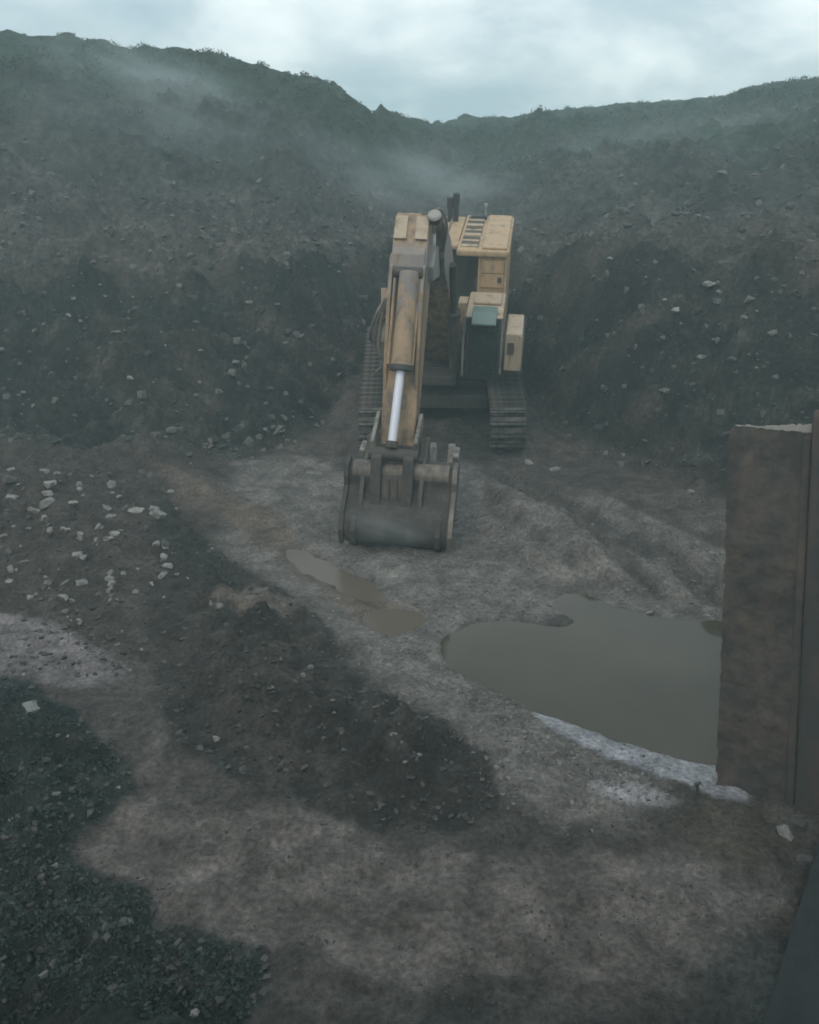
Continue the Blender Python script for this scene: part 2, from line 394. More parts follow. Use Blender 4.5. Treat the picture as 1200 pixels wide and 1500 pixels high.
# smooth normals taken from the whole sheet so that the seams do not show
dzdx = np.gradient(GZ, gx, axis=1); dzdy = np.gradient(GZ, gy, axis=0)
VN = np.stack([-dzdx, -dzdy, np.ones_like(GZ)], -1).reshape(-1, 3); VN /= np.linalg.norm(VN, axis=1)[:, None]
def np_mesh(name, v, f, mat, smooth=True):
    me = bpy.data.meshes.new(name); k = f.shape[1]
    me.vertices.add(len(v)); me.vertices.foreach_set('co', np.ascontiguousarray(v, np.float32).ravel())
    me.loops.add(f.size); me.loops.foreach_set('vertex_index', np.ascontiguousarray(f, np.int32).ravel())
    me.polygons.add(len(f)); me.polygons.foreach_set('loop_start', np.arange(0, f.size, k, dtype=np.int32))
    me.polygons.foreach_set('use_smooth', np.full(len(f), smooth))
    me.update(calc_edges=True)
    if mat: me.materials.append(mat)
    return me
def sub_terrain(name, mask, mat):
    q = quads[mask]; used = np.unique(q); remap = np.full(len(V), -1, np.int64); remap[used] = np.arange(len(used))
    me = np_mesh(name, V[used], remap[q], mat)
    a = me.attributes.new('soil', 'FLOAT_COLOR', 'POINT')
    a.data.foreach_set('color', np.concatenate([VC[used], np.ones((len(used), 1))], 1).astype(np.float32).ravel())
    a = me.attributes.new('wet', 'FLOAT', 'POINT'); a.data.foreach_set('value', VW[used].astype(np.float32))
    me.normals_split_custom_set_from_vertices(VN[used].tolist())
    o = link(bpy.data.objects.new(name, me)); o['kind'] = 'structure'; return o
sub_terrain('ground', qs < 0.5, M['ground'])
sub_terrain('terrain_rock_face', (qs >= 0.5) & (qs < 10), M['wall'])
sub_terrain('hill', qs >= 10, M['hill'])

# ------------------------------------------------------------------ water
def water_mat(name, colr, rough):
    m, nt, b = new_mat(name)
    tc = nt.nodes.new('ShaderNodeTexCoord')
    n = noise_node(nt, tc.outputs['Object'], 0.8, 3, 0.5)
    col = mixc(nt, ramp(nt, n, [(0.3, 0.0), (0.7, 1.0)]), tuple(v * 0.9 for v in colr), tuple(v * 1.12 for v in colr))
    nt.links.new(col, b.inputs['Base Color'])
    b.inputs['Roughness'].default_value = rough; b.inputs['IOR'].default_value = 1.33
    h = noise_node(nt, tc.outputs['Object'], 5.0, 3, 0.5); bump(nt, b, h, 0.06, 0.02)
    return m
M['water'] = water_mat('muddy_pool_water', (0.062, 0.051, 0.035), 0.05)
M['water2'] = water_mat('brown_puddle_water', (0.125, 0.099, 0.076), 0.25)
def water_sheet(name, poly, z, grow, mat):
    # a level sheet a little larger than the hollow; the ground itself draws the shoreline
    pts = sorted(poly); hull = []
    for seq in (pts, pts[::-1]):
        h = []
        for p in seq:
            while len(h) > 1 and (h[-1][0] - h[-2][0]) * (p[1] - h[-2][1]) - (h[-1][1] - h[-2][1]) * (p[0] - h[-2][0]) <= 0: h.pop()
            h.append(p)
        hull += h[:-1]
    cx = sum(p[0] for p in hull) / len(hull); cy = sum(p[1] for p in hull) / len(hull)
    bm = bmesh.new()
    vs = []
    for x, y in hull:
        dx, dy = x - cx, y - cy; L = math.hypot(dx, dy)
        vs.append(bm.verts.new((x + dx / L * grow, y + dy / L * grow, z)))
    f_ = bm.faces.new(vs); f_.normal_update()
    if f_.normal.z < 0: f_.normal_flip()
    me = bpy.data.meshes.new(name); bm.to_mesh(me); bm.free(); me.materials.append(mat)
    o = link(bpy.data.objects.new(name, me)); o['kind'] = 'structure'; return o
water_sheet('water_pool', POOL, 0.0, 0.3, M['water'])
water_sheet('water_puddle', PUD[0] + PUD[1], 0.006, 0.25, M['water2'])

# ------------------------------------------------------------------ machine materials
def paint_mat(name, base, dirt, amt, scale=3.0, streak=(4, 4, 0.7), rough=0.6, metal=0.0, band=None):
    m, nt, b = new_mat(name)
    tc = nt.nodes.new('ShaderNodeTexCoord'); v = tc.outputs['Object']
    mp = nd(nt, 'ShaderNodeMapping'); mp.inputs['Scale'].default_value = streak; nt.links.new(v, mp.inputs[0])
    n1_ = noise_node(nt, mp.outputs[0], 1.0, 6, 0.65, 0.2); n2_ = noise_node(nt, v, scale * 3, 5, 0.65)
    add = nt.nodes.new('ShaderNodeMath'); add.operation = 'MULTIPLY_ADD'
    nt.links.new(n2_, add.inputs[0]); add.inputs[1].default_value = 0.5; nt.links.new(n1_, add.inputs[2])
    f = ramp(nt, add.outputs[0], [(0.86 - amt * 0.45, 0.0), (1.02 - amt * 0.35, 1.0)])
    lighter = mixc(nt, ramp(nt, n2_, [(0.35, 0.0), (0.7, 1.0)]), tuple(c_ * 0.86 for c_ in base), tuple(min(1, c_ * 1.12) for c_ in base))
    col = mixc(nt, f, lighter, dirt)
    if band is not None:   # dried grey splash with a ragged, dripping lower edge
        z0, z1, colr, amtb = band
        sp = nd(nt, 'ShaderNodeSeparateXYZ'); nt.links.new(v, sp.inputs[0])
        mp2 = nd(nt, 'ShaderNodeMapping'); mp2.inputs['Scale'].default_value = (9, 9, 0.35); nt.links.new(v, mp2.inputs[0])
        dr = noise_node(nt, mp2.outputs[0], 1.0, 3, 0.6)
        ma = nt.nodes.new('ShaderNodeMath'); ma.operation = 'MULTIPLY_ADD'
        nt.links.new(dr, ma.inputs[0]); ma.inputs[1].default_value = 4.0; nt.links.new(sp.outputs['Z'], ma.inputs[2])
        lo = ramp(nt, ma.outputs[0], [(0.0, 0.0), (1.0, 1.0)])
        mr = nd(nt, 'ShaderNodeMapRange'); nt.links.new(ma.outputs[0], mr.inputs[0])
        mr.inputs[1].default_value = z0 + 2.0; mr.inputs[2].default_value = z0 + 2.3
        mr2 = nd(nt, 'ShaderNodeMapRange'); nt.links.new(sp.outputs['Z'], mr2.inputs[0])
        mr2.inputs[1].default_value = z1 + 0.06; mr2.inputs[2].default_value = z1 - 0.06
        mm = nt.nodes.new('ShaderNodeMath'); mm.operation = 'MULTIPLY'
        nt.links.new(mr.outputs[0], mm.inputs[0]); nt.links.new(mr2.outputs[0], mm.inputs[1])
        m3 = nt.nodes.new('ShaderNodeMath'); m3.operation = 'MULTIPLY'; nt.links.new(mm.outputs[0], m3.inputs[0]); m3.inputs[1].default_value = amtb
        col = mixc(nt, m3.outputs[0], col, colr)
    nt.links.new(col, b.inputs['Base Color'])
    b.inputs['Roughness'].default_value = rough; b.inputs['Metallic'].default_value = metal
    bump(nt, b, n2_, 0.25, 0.01)
    return m
YEL = (0.53, 0.350, 0.200); DIRT = (0.24, 0.175, 0.12)
M['yellow'] = paint_mat('faded_yellow_paint', YEL, DIRT, 0.22)
M['stick'] = paint_mat('muddy_yellow_paint', (0.42, 0.278, 0.165), (0.19, 0.135, 0.10), 0.38, band=(5.62, 6.42, (0.255, 0.225, 0.215), 0.8))
M['boom'] = paint_mat('splashed_boom_paint', (0.40, 0.26, 0.15), (0.13, 0.10, 0.08), 0.5, band=(4.5, 6.5, (0.27, 0.245, 0.235), 0.92))
M['pale'] = paint_mat('bleached_yellow_paint', (0.50, 0.38, 0.27), DIRT, 0.22)
M['dark'] = paint_mat('greasy_dark_steel', (0.045, 0.045, 0.042), (0.08, 0.066, 0.055), 0.6, rough=0.65)
M['brown'] = paint_mat('dull_brown_paint', (0.17, 0.12, 0.08), (0.07, 0.06, 0.05), 0.6)  # brown paint of cylinders, tank, louvres and link web
M['bucket'] = paint_mat('worn_mud_caked_steel', (0.165, 0.130, 0.100), (0.075, 0.065, 0.055), 0.72, rough=0.75)
M['mud'] = paint_mat('wet_mud_caked_shell', (0.105, 0.086, 0.068), (0.052, 0.046, 0.040), 0.7, scale=2.0, rough=0.8)
M['beam'] = paint_mat('scuffed_beam_steel', (0.26, 0.21, 0.165), (0.12, 0.10, 0.085), 0.5, rough=0.7)
M['shoe'] = paint_mat('muddy_track_steel', (0.20, 0.17, 0.145), (0.06, 0.056, 0.05), 0.62, rough=0.75)
M['bright'] = paint_mat('polished_worn_edge', (0.33, 0.30, 0.26), (0.12, 0.10, 0.085), 0.45, rough=0.5)
M['hose'] = paint_mat('dusty_hose_rubber', (0.27, 0.235, 0.20), (0.10, 0.09, 0.08), 0.55, rough=0.8)
M['pipe'] = paint_mat('sooty_pipe_steel', (0.06, 0.058, 0.055), (0.03, 0.03, 0.03), 0.5, rough=0.6)
M['rust'] = paint_mat('rusted_body_steel', (0.098, 0.075, 0.060), (0.050, 0.045, 0.040), 0.6, scale=2.6, streak=(3.5, 3.5, 1.6), rough=0.85)
M['rust2'] = paint_mat('rusted_post_steel', (0.095, 0.066, 0.055), (0.045, 0.043, 0.04), 0.6, scale=1.6, streak=(2.2, 2.2, 0.4), rough=0.85)
M['plate'] = paint_mat('dark_painted_steel', (0.010, 0.015, 0.015), (0.020, 0.022, 0.021), 0.4, rough=0.9)
M['dust'] = paint_mat('dry_pale_dust', (0.33, 0.30, 0.27), (0.2, 0.18, 0.16), 0.4, rough=0.95)
m, nt, b = new_mat('chromed_rod'); b.inputs['Base Color'].default_value = (0.86, 0.83, 0.90, 1); b.inputs['Metallic'].default_value = 0.25
b.inputs['Roughness'].default_value = 0.42
tcx = nt.nodes.new('ShaderNodeTexCoord'); nfx = noise_node(nt, tcx.outputs['Object'], 40, 3); bump(nt, b, nfx, 0.05, 0.002)
M['chrome'] = m
m, nt, b = new_mat('dark_cab_glass'); b.inputs['Base Color'].default_value = (0.016, 0.024, 0.024, 1); b.inputs['Roughness'].default_value = 0.12
tcx = nt.nodes.new('ShaderNodeTexCoord'); nfx = noise_node(nt, tcx.outputs['Object'], 6, 4)
nt.links.new(ramp(nt, nfx, [(0.3, 0.08), (0.7, 0.35)]), b.inputs['Roughness']); M['glass'] = m
m, nt, b = new_mat('green_tinted_visor'); b.inputs['Roughness'].default_value = 0.25
tcx = nt.nodes.new('ShaderNodeTexCoord'); nfx = noise_node(nt, tcx.outputs['Object'], 5, 4)
nt.links.new(mixc(nt, nfx, (0.11, 0.17, 0.15), (0.17, 0.235, 0.21)), b.inputs['Base Color']); M['visor'] = m
m, nt, b = new_mat('lamp_lens'); b.inputs['Roughness'].default_value = 0.3
tcx = nt.nodes.new('ShaderNodeTexCoord'); nfx = noise_node(nt, tcx.outputs['Object'], 9, 4)
nt.links.new(mixc(nt, nfx, (0.26, 0.23, 0.21), (0.48, 0.43, 0.39)), b.inputs['Base Color']); M['lens'] = m

# ------------------------------------------------------------------ mesh builder
class MB:
    def __init__(s): s.bm = bmesh.new()
    def box(s, x0, x1, y0, y1, z0, z1, f=None):
        vs = [s.bm.verts.new((x, y, z)) for x in (x0, x1) for y in (y0, y1) for z in (z0, z1)]
        for q in ((0, 1, 3, 2), (4, 6, 7, 5), (0, 4, 5, 1), (2, 3, 7, 6), (0, 2, 6, 4), (1, 5, 7, 3)): s.bm.faces.new([vs[i] for i in q])
        return s
    def prism(s, prof, x0, x1):
        """closed (y, z) outline swept from x0 to x1"""
        a = [s.bm.verts.new((x0, y, z)) for y, z in prof]; b_ = [s.bm.verts.new((x1, y, z)) for y, z in prof]; n = len(prof)
        s.bm.faces.new(a[::-1]); s.bm.faces.new(b_)
        for i in range(n): s.bm.faces.new((a[i], a[(i + 1) % n], b_[(i + 1) % n], b_[i]))
        return s
    def cyl(s, p0, p1, r0, r1=None, n=16):
        r1 = r0 if r1 is None else r1
        p0, p1 = Vector(p0), Vector(p1); d = (p1 - p0).normalized()
        a = d.orthogonal().normalized(); b_ = d.cross(a)
        A = [s.bm.verts.new(p0 + (a * cos(2 * pi * i / n) + b_ * sin(2 * pi * i / n)) * r0) for i in range(n)]
        B = [s.bm.verts.new(p1 + (a * cos(2 * pi * i / n) + b_ * sin(2 * pi * i / n)) * r1) for i in range(n)]
        s.bm.faces.new(A[::-1]); s.bm.faces.new(B)
        for i in range(n): s.bm.faces.new((A[i], A[(i + 1) % n], B[(i + 1) % n], B[i]))
        return s
    def tube(s, pts, r, n=8):
        pts = [Vector(p) for p in pts]; rings = []
        a = None
        for i, p in enumerate(pts):
            d = (pts[min(i + 1, len(pts) - 1)] - pts[max(i - 1, 0)]).normalized()
            a = d.orthogonal().normalized() if a is None else (a - d * a.dot(d)).normalized()
            b_ = d.cross(a)
            rings.append([s.bm.verts.new(p + (a * cos(2 * pi * k / n) + b_ * sin(2 * pi * k / n)) * r) for k in range(n)])
        for A, B in zip(rings, rings[1:]):
            for k in range(n): s.bm.faces.new((A[k], A[(k + 1) % n], B[(k + 1) % n], B[k]))
        s.bm.faces.new(rings[0][::-1]); s.bm.faces.new(rings[-1])
        return s
    def xf(s, fn):
        for v in s.bm.verts: v.co = fn(v.co)
        return s
    def build(s, name, mat, parent=None, bevel=0.0, smooth=False):
        bmesh.ops.recalc_face_normals(s.bm, faces=s.bm.faces[:])
        me = bpy.data.meshes.new(name); s.bm.to_mesh(me); s.bm.free()
        me.materials.append(M[mat] if isinstance(mat, str) else mat)
        o = link(bpy.data.objects.new(name, me), parent)
        if bevel > 0:
            md = o.modifiers.new('bevel', 'BEVEL'); md.width = bevel; md.segments = 2; md.limit_method = 'ANGLE'; md.angle_limit = radians(35)
        if smooth:
            me.polygons.foreach_set('use_smooth', [True] * len(me.polygons)); me.set_sharp_from_angle(angle=radians(38))
        return o
def spline(pts, n=8):
    pts = [Vector(p) for p in pts]; out = []
    P = [pts[0] * 2 - pts[1]] + pts + [pts[-1] * 2 - pts[-2]]
    for i in range(1, len(P) - 2):
        for k in range(n):
            t = k / n; a, b_, c, d = P[i - 1], P[i], P[i + 1], P[i + 2]
            out.append(0.5 * ((2 * b_) + (c - a) * t + (2 * a - 5 * b_ + 4 * c - d) * t * t + (3 * b_ - a - 3 * c + d) * t ** 3))
    out.append(pts[-1]); return out
def empty(name, loc=(0, 0, 0), rot=(0, 0, 0)):
    o = bpy.data.objects.new(name, None); o.location = loc; o.rotation_euler = rot; o.empty_display_size = 0.3; return link(o)

# ------------------------------------------------------------------ excavator
ROOT = Vector((0.83, 22.3, 0.07)); TILT = radians(13); YAW = radians(-8); SW = Vector((0, 2.6, 0))
RXM = Matrix.Rotation(TILT, 3, 'X'); RZM = Matrix.Rotation(YAW, 3, 'Z')
ex = tag(empty('excavator', ROOT, (TILT, 0, 0)), 'large yellow tracked excavator facing the viewer with its bucket on the mud', 'excavator')
def U(p): return SW + RZM @ Vector(p)                       # upper structure frame -> machine frame
def W2U(p): return RZM.transposed() @ (RXM.transposed() @ (Vector(p) - ROOT) - SW)
def W2L(p): return RXM.transposed() @ (Vector(p) - ROOT)
AX = 0.06
def A(d, z):                                                # point of the arm plane, by distance and height in the place
    u = W2U((-0.23 + 0.28 * (d - 16.5), d, z)); return (u.y, u.z)

# -- undercarriage
R_T, L_T = 0.60, 4.7
def track_path(n):
    per = 2 * L_T + 2 * pi * R_T; out = []
    for i in range(n):
        s_ = per * i / n
        if s_ < L_T: out.append((s_, 2 * R_T, 0.0))                               # top run
        elif s_ < L_T + pi * R_T:
            a = (s_ - L_T) / R_T; out.append((L_T + R_T * sin(a), R_T + R_T * cos(a), -a))
        elif s_ < 2 * L_T + pi * R_T: out.append((2 * L_T + pi * R_T - s_, 0.0, pi))
        else:
            a = (s_ - 2 * L_T - pi * R_T) / R_T; out.append((-R_T * sin(a), R_T - R_T * cos(a), pi - a))
    return out
shoe_me = None
rs = random.Random(4)
for sx in (-1, 1):
    xc = sx * 1.66
    mb = MB(); n = 64; prof = [(p[0], p[1]) for p in track_path(n)]
    outer = [(y, z) for y, z in prof]
    inner = [((y - L_T / 2) * 0.96 + L_T / 2, (z - R_T) * 0.80 + R_T) for y, z in prof]
    vo = [[mb.bm.verts.new((x, y, z)) for y, z in ring] for ring, x in ((inner, xc - 0.25), (inner, xc + 0.25), (inner, xc + 0.25), (inner, xc - 0.25))]
    vo[2] = [mb.bm.verts.new((xc + 0.25, (y - L_T / 2) * 0.90 + L_T / 2, (z - R_T) * 0.62 + R_T)) for y, z in prof]
    vo[3] = [mb.bm.verts.new((xc - 0.25, (y - L_T / 2) * 0.90 + L_T / 2, (z - R_T) * 0.62 + R_T)) for y, z in prof]
    for r_ in range(4):
        for i in range(n): mb.bm.faces.new((vo[r_][i], vo[r_][(i + 1) % n], vo[(r_ + 1) % 4][(i + 1) % n], vo[(r_ + 1) % 4][i]))
    track = mb.build('track', 'shoe', ex)
    for k, (y, z, a) in enumerate(track_path(48)):
        if shoe_me is None:
            mb = MB(); mb.box(-0.45, 0.45, -0.115, 0.115, -0.035, 0.02)
            mb.box(-0.445, 0.445, -0.10, -0.06, 0.015, 0.115); mb.box(-0.445, 0.445, 0.0, 0.03, 0.015, 0.07)
            o = mb.build('track_shoe', 'shoe', track, bevel=0.006); shoe_me = o.data
        else:
            o = link(bpy.data.objects.new('track_shoe', shoe_me), track)
        o.location = (xc + rs.uniform(-0.006, 0.006), y, z); o.rotation_euler = (a + rs.uniform(-0.02, 0.02), 0, rs.uniform(-0.008, 0.008))
    MB().box(xc - 0.2, xc + 0.2, 0.55, L_T - 0.55, 0.34, 0.86).build('track_frame', 'dark', track, 0.03)
    MB().cyl((xc - 0.16, 0, R_T), (xc + 0.16, 0, R_T), 0.46, n=24).build('idler_wheel', 'dark', track, 0.02)
    MB().cyl((xc - 0.16, L_T, R_T), (xc + 0.16, L_T, R_T), 0.46, n=24).build('sprocket', 'dark', track, 0.02)
    for k in range(5):
        MB().cyl((xc - 0.22, 0.75 + k * 0.8, 0.26), (xc + 0.22, 0.75 + k * 0.8, 0.26), 0.14, n=14).build('roller', 'dark', track)
mb = MB(); mb.box(-1.45, 1.45, 1.5, 3.5, 0.55, 1.15); mb.box(-1.25, 1.25, 0.9, 4.1, 0.62, 1.0); mb.cyl((0, 2.6, 1.1), (0, 2.6, 1.5), 1.05, n=32)
mb.build('car_body', 'dark', ex, 0.04)

# -- upper structure (frame: x right in the picture, y to the rear, z up)
def up(mb, name, mat, parent=ex, bevel=0.02, smooth=False): return mb.xf(U).build(name, mat, parent, bevel, smooth)
deck = up(MB().box(-1.45, 1.72, -1.5, 3.3, 1.45, 1.72).box(-0.55, 0.62, -2.0, -1.45, 1.46, 1.70), 'swing_deck', 'dark')
up(MB().prism([(2.9, 1.3), (3.7, 1.35), (3.95, 1.9), (3.9, 3.1), (3.5, 3.5), (2.9, 3.5)], -1.45, 1.68), 'counterweight', 'yellow', bevel=0.06)
# engine house: tall block behind the cab with louvred roof
house = up(MB().box(0.98, 1.72, -0.30, 2.85, 1.74, 4.30), 'engine_house', 'yellow', bevel=0.03)
up(MB().box(-0.22, 0.955, 0.9, 2.85, 1.74, 4.20), 'engine_bay', 'dark', bevel=0.03)
mb = MB(); mb.prism([(-0.42, 4.33), (-0.42, 4.50), (2.9, 4.46), (2.95, 4.33)], 0.42, 1.76)
hood = up(mb, 'engine_hood', 'yellow', bevel=0.05)
mb = MB(); mb.prism([(0.55, 4.30), (0.55, 4.44), (2.85, 4.42), (2.85, 4.30)], -0.22, 0.40)
hood2 = up(mb, 'hood_flank', 'yellow', bevel=0.04)
mb = MB(); mb.prism([(0.2, 4.30), (0.2, 4.42), (0.60, 4.42), (0.60, 4.30)], 0.16, 0.43); up(mb, 'hood_step', 'yellow', bevel=0.03)
# raised roof plate on the right half, three louvre grilles on the left half
up(MB().prism([(-0.30, 4.495), (-0.30, 4.56), (2.78, 4.52), (2.80, 4.45)], 1.06, 1.70), 'roof_hatch', 'yellow', hood, 0.03)
for (y0, y1) in ((-0.15, 0.62), (0.85, 1.55), (1.75, 2.55)):
    zt = 4.50 - 0.012 * (y0 + 0.4)
    g = up(MB().box(0.50, 0.96, y0, y1, zt - 0.03, zt + 0.012), 'louvre_grille', 'brown', hood, 0.0)
    nsl = 6
    for k in range(nsl):
        yk = y0 + (k + 0.5) * (y1 - y0) / nsl
        up(MB().prism([(yk - 0.05, zt + 0.012), (yk + 0.02, zt + 0.055), (yk + 0.035, zt + 0.045), (yk - 0.03, zt + 0.008)], 0.51, 0.95), 'louvre', 'pale' if k % 3 == 0 else 'brown', hood, 0.0)
# house front door with latch, seam and trim
up(MB().box(1.06, 1.66, -0.335, -0.303, 3.90, 4.24), 'door_panel', 'yellow', house, 0.01)
up(MB().box(1.06, 1.66, -0.335, -0.303, 3.52, 3.87), 'door_panel', 'yellow', house, 0.01)
up(MB().box(1.50, 1.60, -0.37, -0.337, 3.66, 3.80), 'door_latch', 'dark', house, 0.008)
up(MB().box(1.675, 1.725, -0.36, -0.303, 3.25, 4.26), 'corner_trim', 'pale', house, 0.008)
up(MB().box(0.90, 0.975, -0.25, 0.2, 1.74, 3.7), 'side_wall', 'dark', house, 0.01)
# cab
cab = up(MB().prism([(-1.95, 1.75), (-2.02, 2.6), (-1.92, 3.27), (-0.42, 3.31), (-0.38, 1.75)], 0.86, 1.72), 'cab', 'dark', bevel=0.05)
up(MB().prism([(-2.00, 3.315), (-2.00, 3.38), (-0.40, 3.42), (-0.40, 3.315)], 0.83, 1.75), 'cab_roof', 'pale', cab, 0.03)
up(MB().prism([(-1.28, 3.405), (-1.28, 3.485), (-0.62, 3.505), (-0.62, 3.41)], 0.97, 1.66), 'roof_hatch', 'pale', cab, 0.03)
up(MB().prism([(-2.22, 3.22), (-2.24, 3.27), (-2.12, 3.38), (-1.9, 3.455), (-1.55, 3.485), (-1.52, 3.42), (-2.0, 3.37)], 0.99, 1.60), 'sun_visor', 'visor', cab, 0.03)
up(MB().prism([(-2.045, 2.62), (-1.965, 3.22), (-1.90, 3.22), (-1.98, 2.62)], 0.93, 1.66), 'windscreen', 'glass', cab, 0.0)
up(MB().prism([(-1.975, 1.82), (-2.045, 2.56), (-1.99, 2.56), (-1.92, 1.82)], 0.93, 1.66), 'lower_window', 'glass', cab, 0.0)
up(MB().box(1.715, 1.735, -1.8, -0.9, 2.3, 3.2), 'side_window', 'glass', cab, 0.0)
up(MB().box(0.838, 0.86, -1.8, -0.7, 2.4, 3.2), 'side_window', 'glass', cab, 0.0)
up(MB().tube([(0.80, -2.06, 1.8), (0.80, -2.08, 2.5), (0.80, -2.0, 3.35)], 0.028), 'cab_guard_bar', 'bright', cab, 0.0, True)
up(MB().tube([(1.755, -2.06, 1.9), (1.755, -2.08, 2.5), (1.755, -2.0, 3.36)], 0.028), 'cab_guard_bar', 'bright', cab, 0.0, True)
for xx, sg in ((0.80, -1),):
    arm_ = up(MB().tube([(xx, -2.04, 3.0), (xx + sg * 0.16, -2.16, 3.02)], 0.014), 'mirror_arm', 'pipe', cab, 0.0, True)
    up(MB().box(xx + sg * 0.20 - 0.07, xx + sg * 0.20 + 0.07, -2.19, -2.14, 2.86, 3.10), 'mirror', 'pipe', cab, 0.015)
up(MB().box(0.55, 0.80, -0.9, -0.45, 1.74, 3.30), 'valve_cover', 'pale', ex, 0.02)
up(MB().box(0.30, 0.52, -0.75, -0.3, 1.74, 2.6), 'valve_block', 'dark', ex, 0.02)
# left-hand (picture right) side box with a hatch, standing on the walkway
side = up(MB().prism([(-1.95, 1.95), (-1.95, 2.95), (-0.6, 2.95), (-0.6, 2.15)], 1.84, 2.26), 'side_box', 'pale', ex, 0.03)
up(MB().box(1.90, 2.06, -1.985, -1.955, 2.42, 2.72), 'hatch', 'dark', side, 0.006)
up(MB().box(2.20, 2.265, -1.99, -1.957, 2.0, 2.91), 'edge_trim', 'pale', side, 0.006)
up(MB().box(1.725, 2.30, -1.9, 1.6, 1.85, 1.93), 'walkway', 'dark', ex, 0.01)
up(MB().box(1.725, 1.84, -1.7, 0.9, 1.5, 1.85), 'walkway_bracket', 'dark', ex, 0.01)
# picture-left half: low tank with a rounded lid
up(MB().prism([(-1.35, 1.74), (-1.35, 2.3), (-1.15, 2.5), (2.7, 2.6), (2.7, 1.74)], -1.42, -0.75), 'fuel_tank', 'brown', ex, 0.04)
# exhausts, antenna, rails on the roof
for (x, y, h) in ((-0.02, 2.3, 0.62), (0.14, 2.35, 0.72)):
    pz = 4.42
    e_ = up(MB().cyl((x, y, pz), (x, y, pz + h), 0.075, n=16), 'exhaust_pipe', 'pipe', ex, 0.0, True)
    up(MB().cyl((x, y, pz + h - 0.25), (x, y, pz + h + 0.04), 0.095, n=16), 'exhaust_cap', 'pipe', e_, 0.01, True)
up(MB().box(0.55, 1.0, 2.45, 2.75, 4.44, 4.55), 'air_intake', 'pipe', ex, 0.02)
up(MB().cyl((0.95, 2.6, 4.45), (0.95, 2.6, 4.80), 0.02, n=8).cyl((0.95, 2.6, 4.78), (0.95, 2.6, 4.86), 0.05, n=10), 'antenna', 'lens', ex, 0.0)
up(MB().tube(spline([(0.05, 0.55, 4.0), (0.06, 0.5, 4.45), (0.2, 0.62, 4.95)], 5), 0.03), 'grab_rail', 'bright', ex, 0.0, True)

# -- boom
def wide(prof, hw, x=AX): return MB().prism(prof, x - hw, x + hw)
bottom = Vector((0, *A(16.5, 1.79))); elbow = Vector((0, *A(17.6, 5.77)))
sa = (elbow - bottom).normalized(); sn = Vector((0, -sa.z, sa.y))           # along the stick; towards its front face
if sn.y > 0: sn = -sn
def S2(a, b_): p = bottom + sa * a + sn * b_; return (p.y, p.z)
def S3(x, a, b_): p = S2(a, b_); return (AX + x, p[0], p[1])
piv = S2(3.50, -0.30)
py_, pz_ = piv
foot = (-0.75, 1.95)
boom_prof = [(foot[0] + 0.25, foot[1] - 0.1), (foot[0] - 0.25, foot[1] - 0.25), (-2.3, 3.35), (-3.2, 4.45), (-4.0, 5.15), (py_ - 0.2, pz_ - 0.22),
             (py_ - 0.28, pz_ + 0.1), (py_ + 0.05, pz_ + 0.30), (-4.1, 6.05), (-3.2, 5.75), (-2.2, 4.95), (-1.2, 3.3), (foot[0] + 0.2, foot[1] + 0.3)]
boom = up(wide(boom_prof, 0.42, AX + 0.03), 'boom', 'boom', bevel=0.04)
for sx in (-1, 1):
    up(wide([(-3.0, 4.6), (-3.6, 5.0), (-3.5, 5.5), (-2.8, 5.3)], 0.02, AX + sx * 0.385), 'boom_plate', 'stick', boom, 0.0)
    c0, c1 = Vector((AX + sx * 0.52, -1.55, 1.75)), Vector((AX + sx * 0.52, -3.1, 5.0))
    cm = c0.lerp(c1, 0.58)
    bc = up(MB().cyl(c0, cm, 0.15, n=18), 'boom_cylinder', 'brown', ex, 0.01, True)
    up(MB().cyl(cm, c1, 0.085, n=16), 'cylinder_rod', 'dark', bc, 0.0, True)
    up(MB().cyl(cm - (c1 - c0).normalized() * 0.12, cm + (c1 - c0).normalized() * 0.03, 0.175, n=18), 'gland', 'dark', bc, 0.01, True)
# stick cylinder on top of the boom
c0, c1 = Vector((AX + 0.12, -2.6, 5.55)), Vector((AX + 0.12, *S2(4.30, -0.42)))
cm = c0.lerp(c1, 0.62)
stc = up(MB().cyl(c0, cm, 0.15, n=18), 'stick_cylinder', 'brown', ex, 0.01, True)
up(MB().cyl(cm, c1, 0.09, n=16), 'cylinder_rod', 'dark', stc, 0.0, True)
up(MB().cyl((AX - 0.10, c1.y, c1.z), (AX + 0.34, c1.y, c1.z), 0.15, n=16), 'pin_boss', 'dark', stc, 0.01, True)
# -- stick
sp = [S2(-0.16, -0.18), S2(-0.16, 0.16), S2(0.35, 0.24), S2(2.3, 0.34), S2(3.3, 0.33), S2(4.15, 0.16), S2(4.46, -0.08), S2(4.42, -0.45), S2(4.05, -0.62), S2(3.2, -0.62), S2(2.4, -0.50), S2(0.4, -0.28)]
stick = up(wide(sp, 0.335), 'stick', 'stick', bevel=0.035)
for sx in (-1, 1):   # proud side plates give the stick its flanged edges
    pl = [S2(0.9, 0.22), S2(1.5, 0.40), S2(2.85, 0.52), S2(3.35, 0.44), S2(3.5, 0.2), S2(3.0, 0.1), S2(1.2, 0.1)]
    up(wide(pl, 0.035, AX + sx * 0.30), 'flange', 'stick', stick, 0.012)
    up(MB().box(AX + sx * 0.20 - 0.12, AX + sx * 0.20 + 0.12, 0, 0.01, 0, 0.01).xf(lambda co, sx=sx: Vector((co.x, *S2(3.9 + co.z * 45, 0.22 - co.z * 16 + co.y * 6)))), 'cap_plate', 'pale', stick, 0.01)
up(wide([S2(3.3, 0.34), S2(3.6, 0.36), S2(3.75, 0.27), S2(3.6, 0.2), S2(3.3, 0.2)], 0.30), 'cross_plate', 'stick', stick, 0.01)
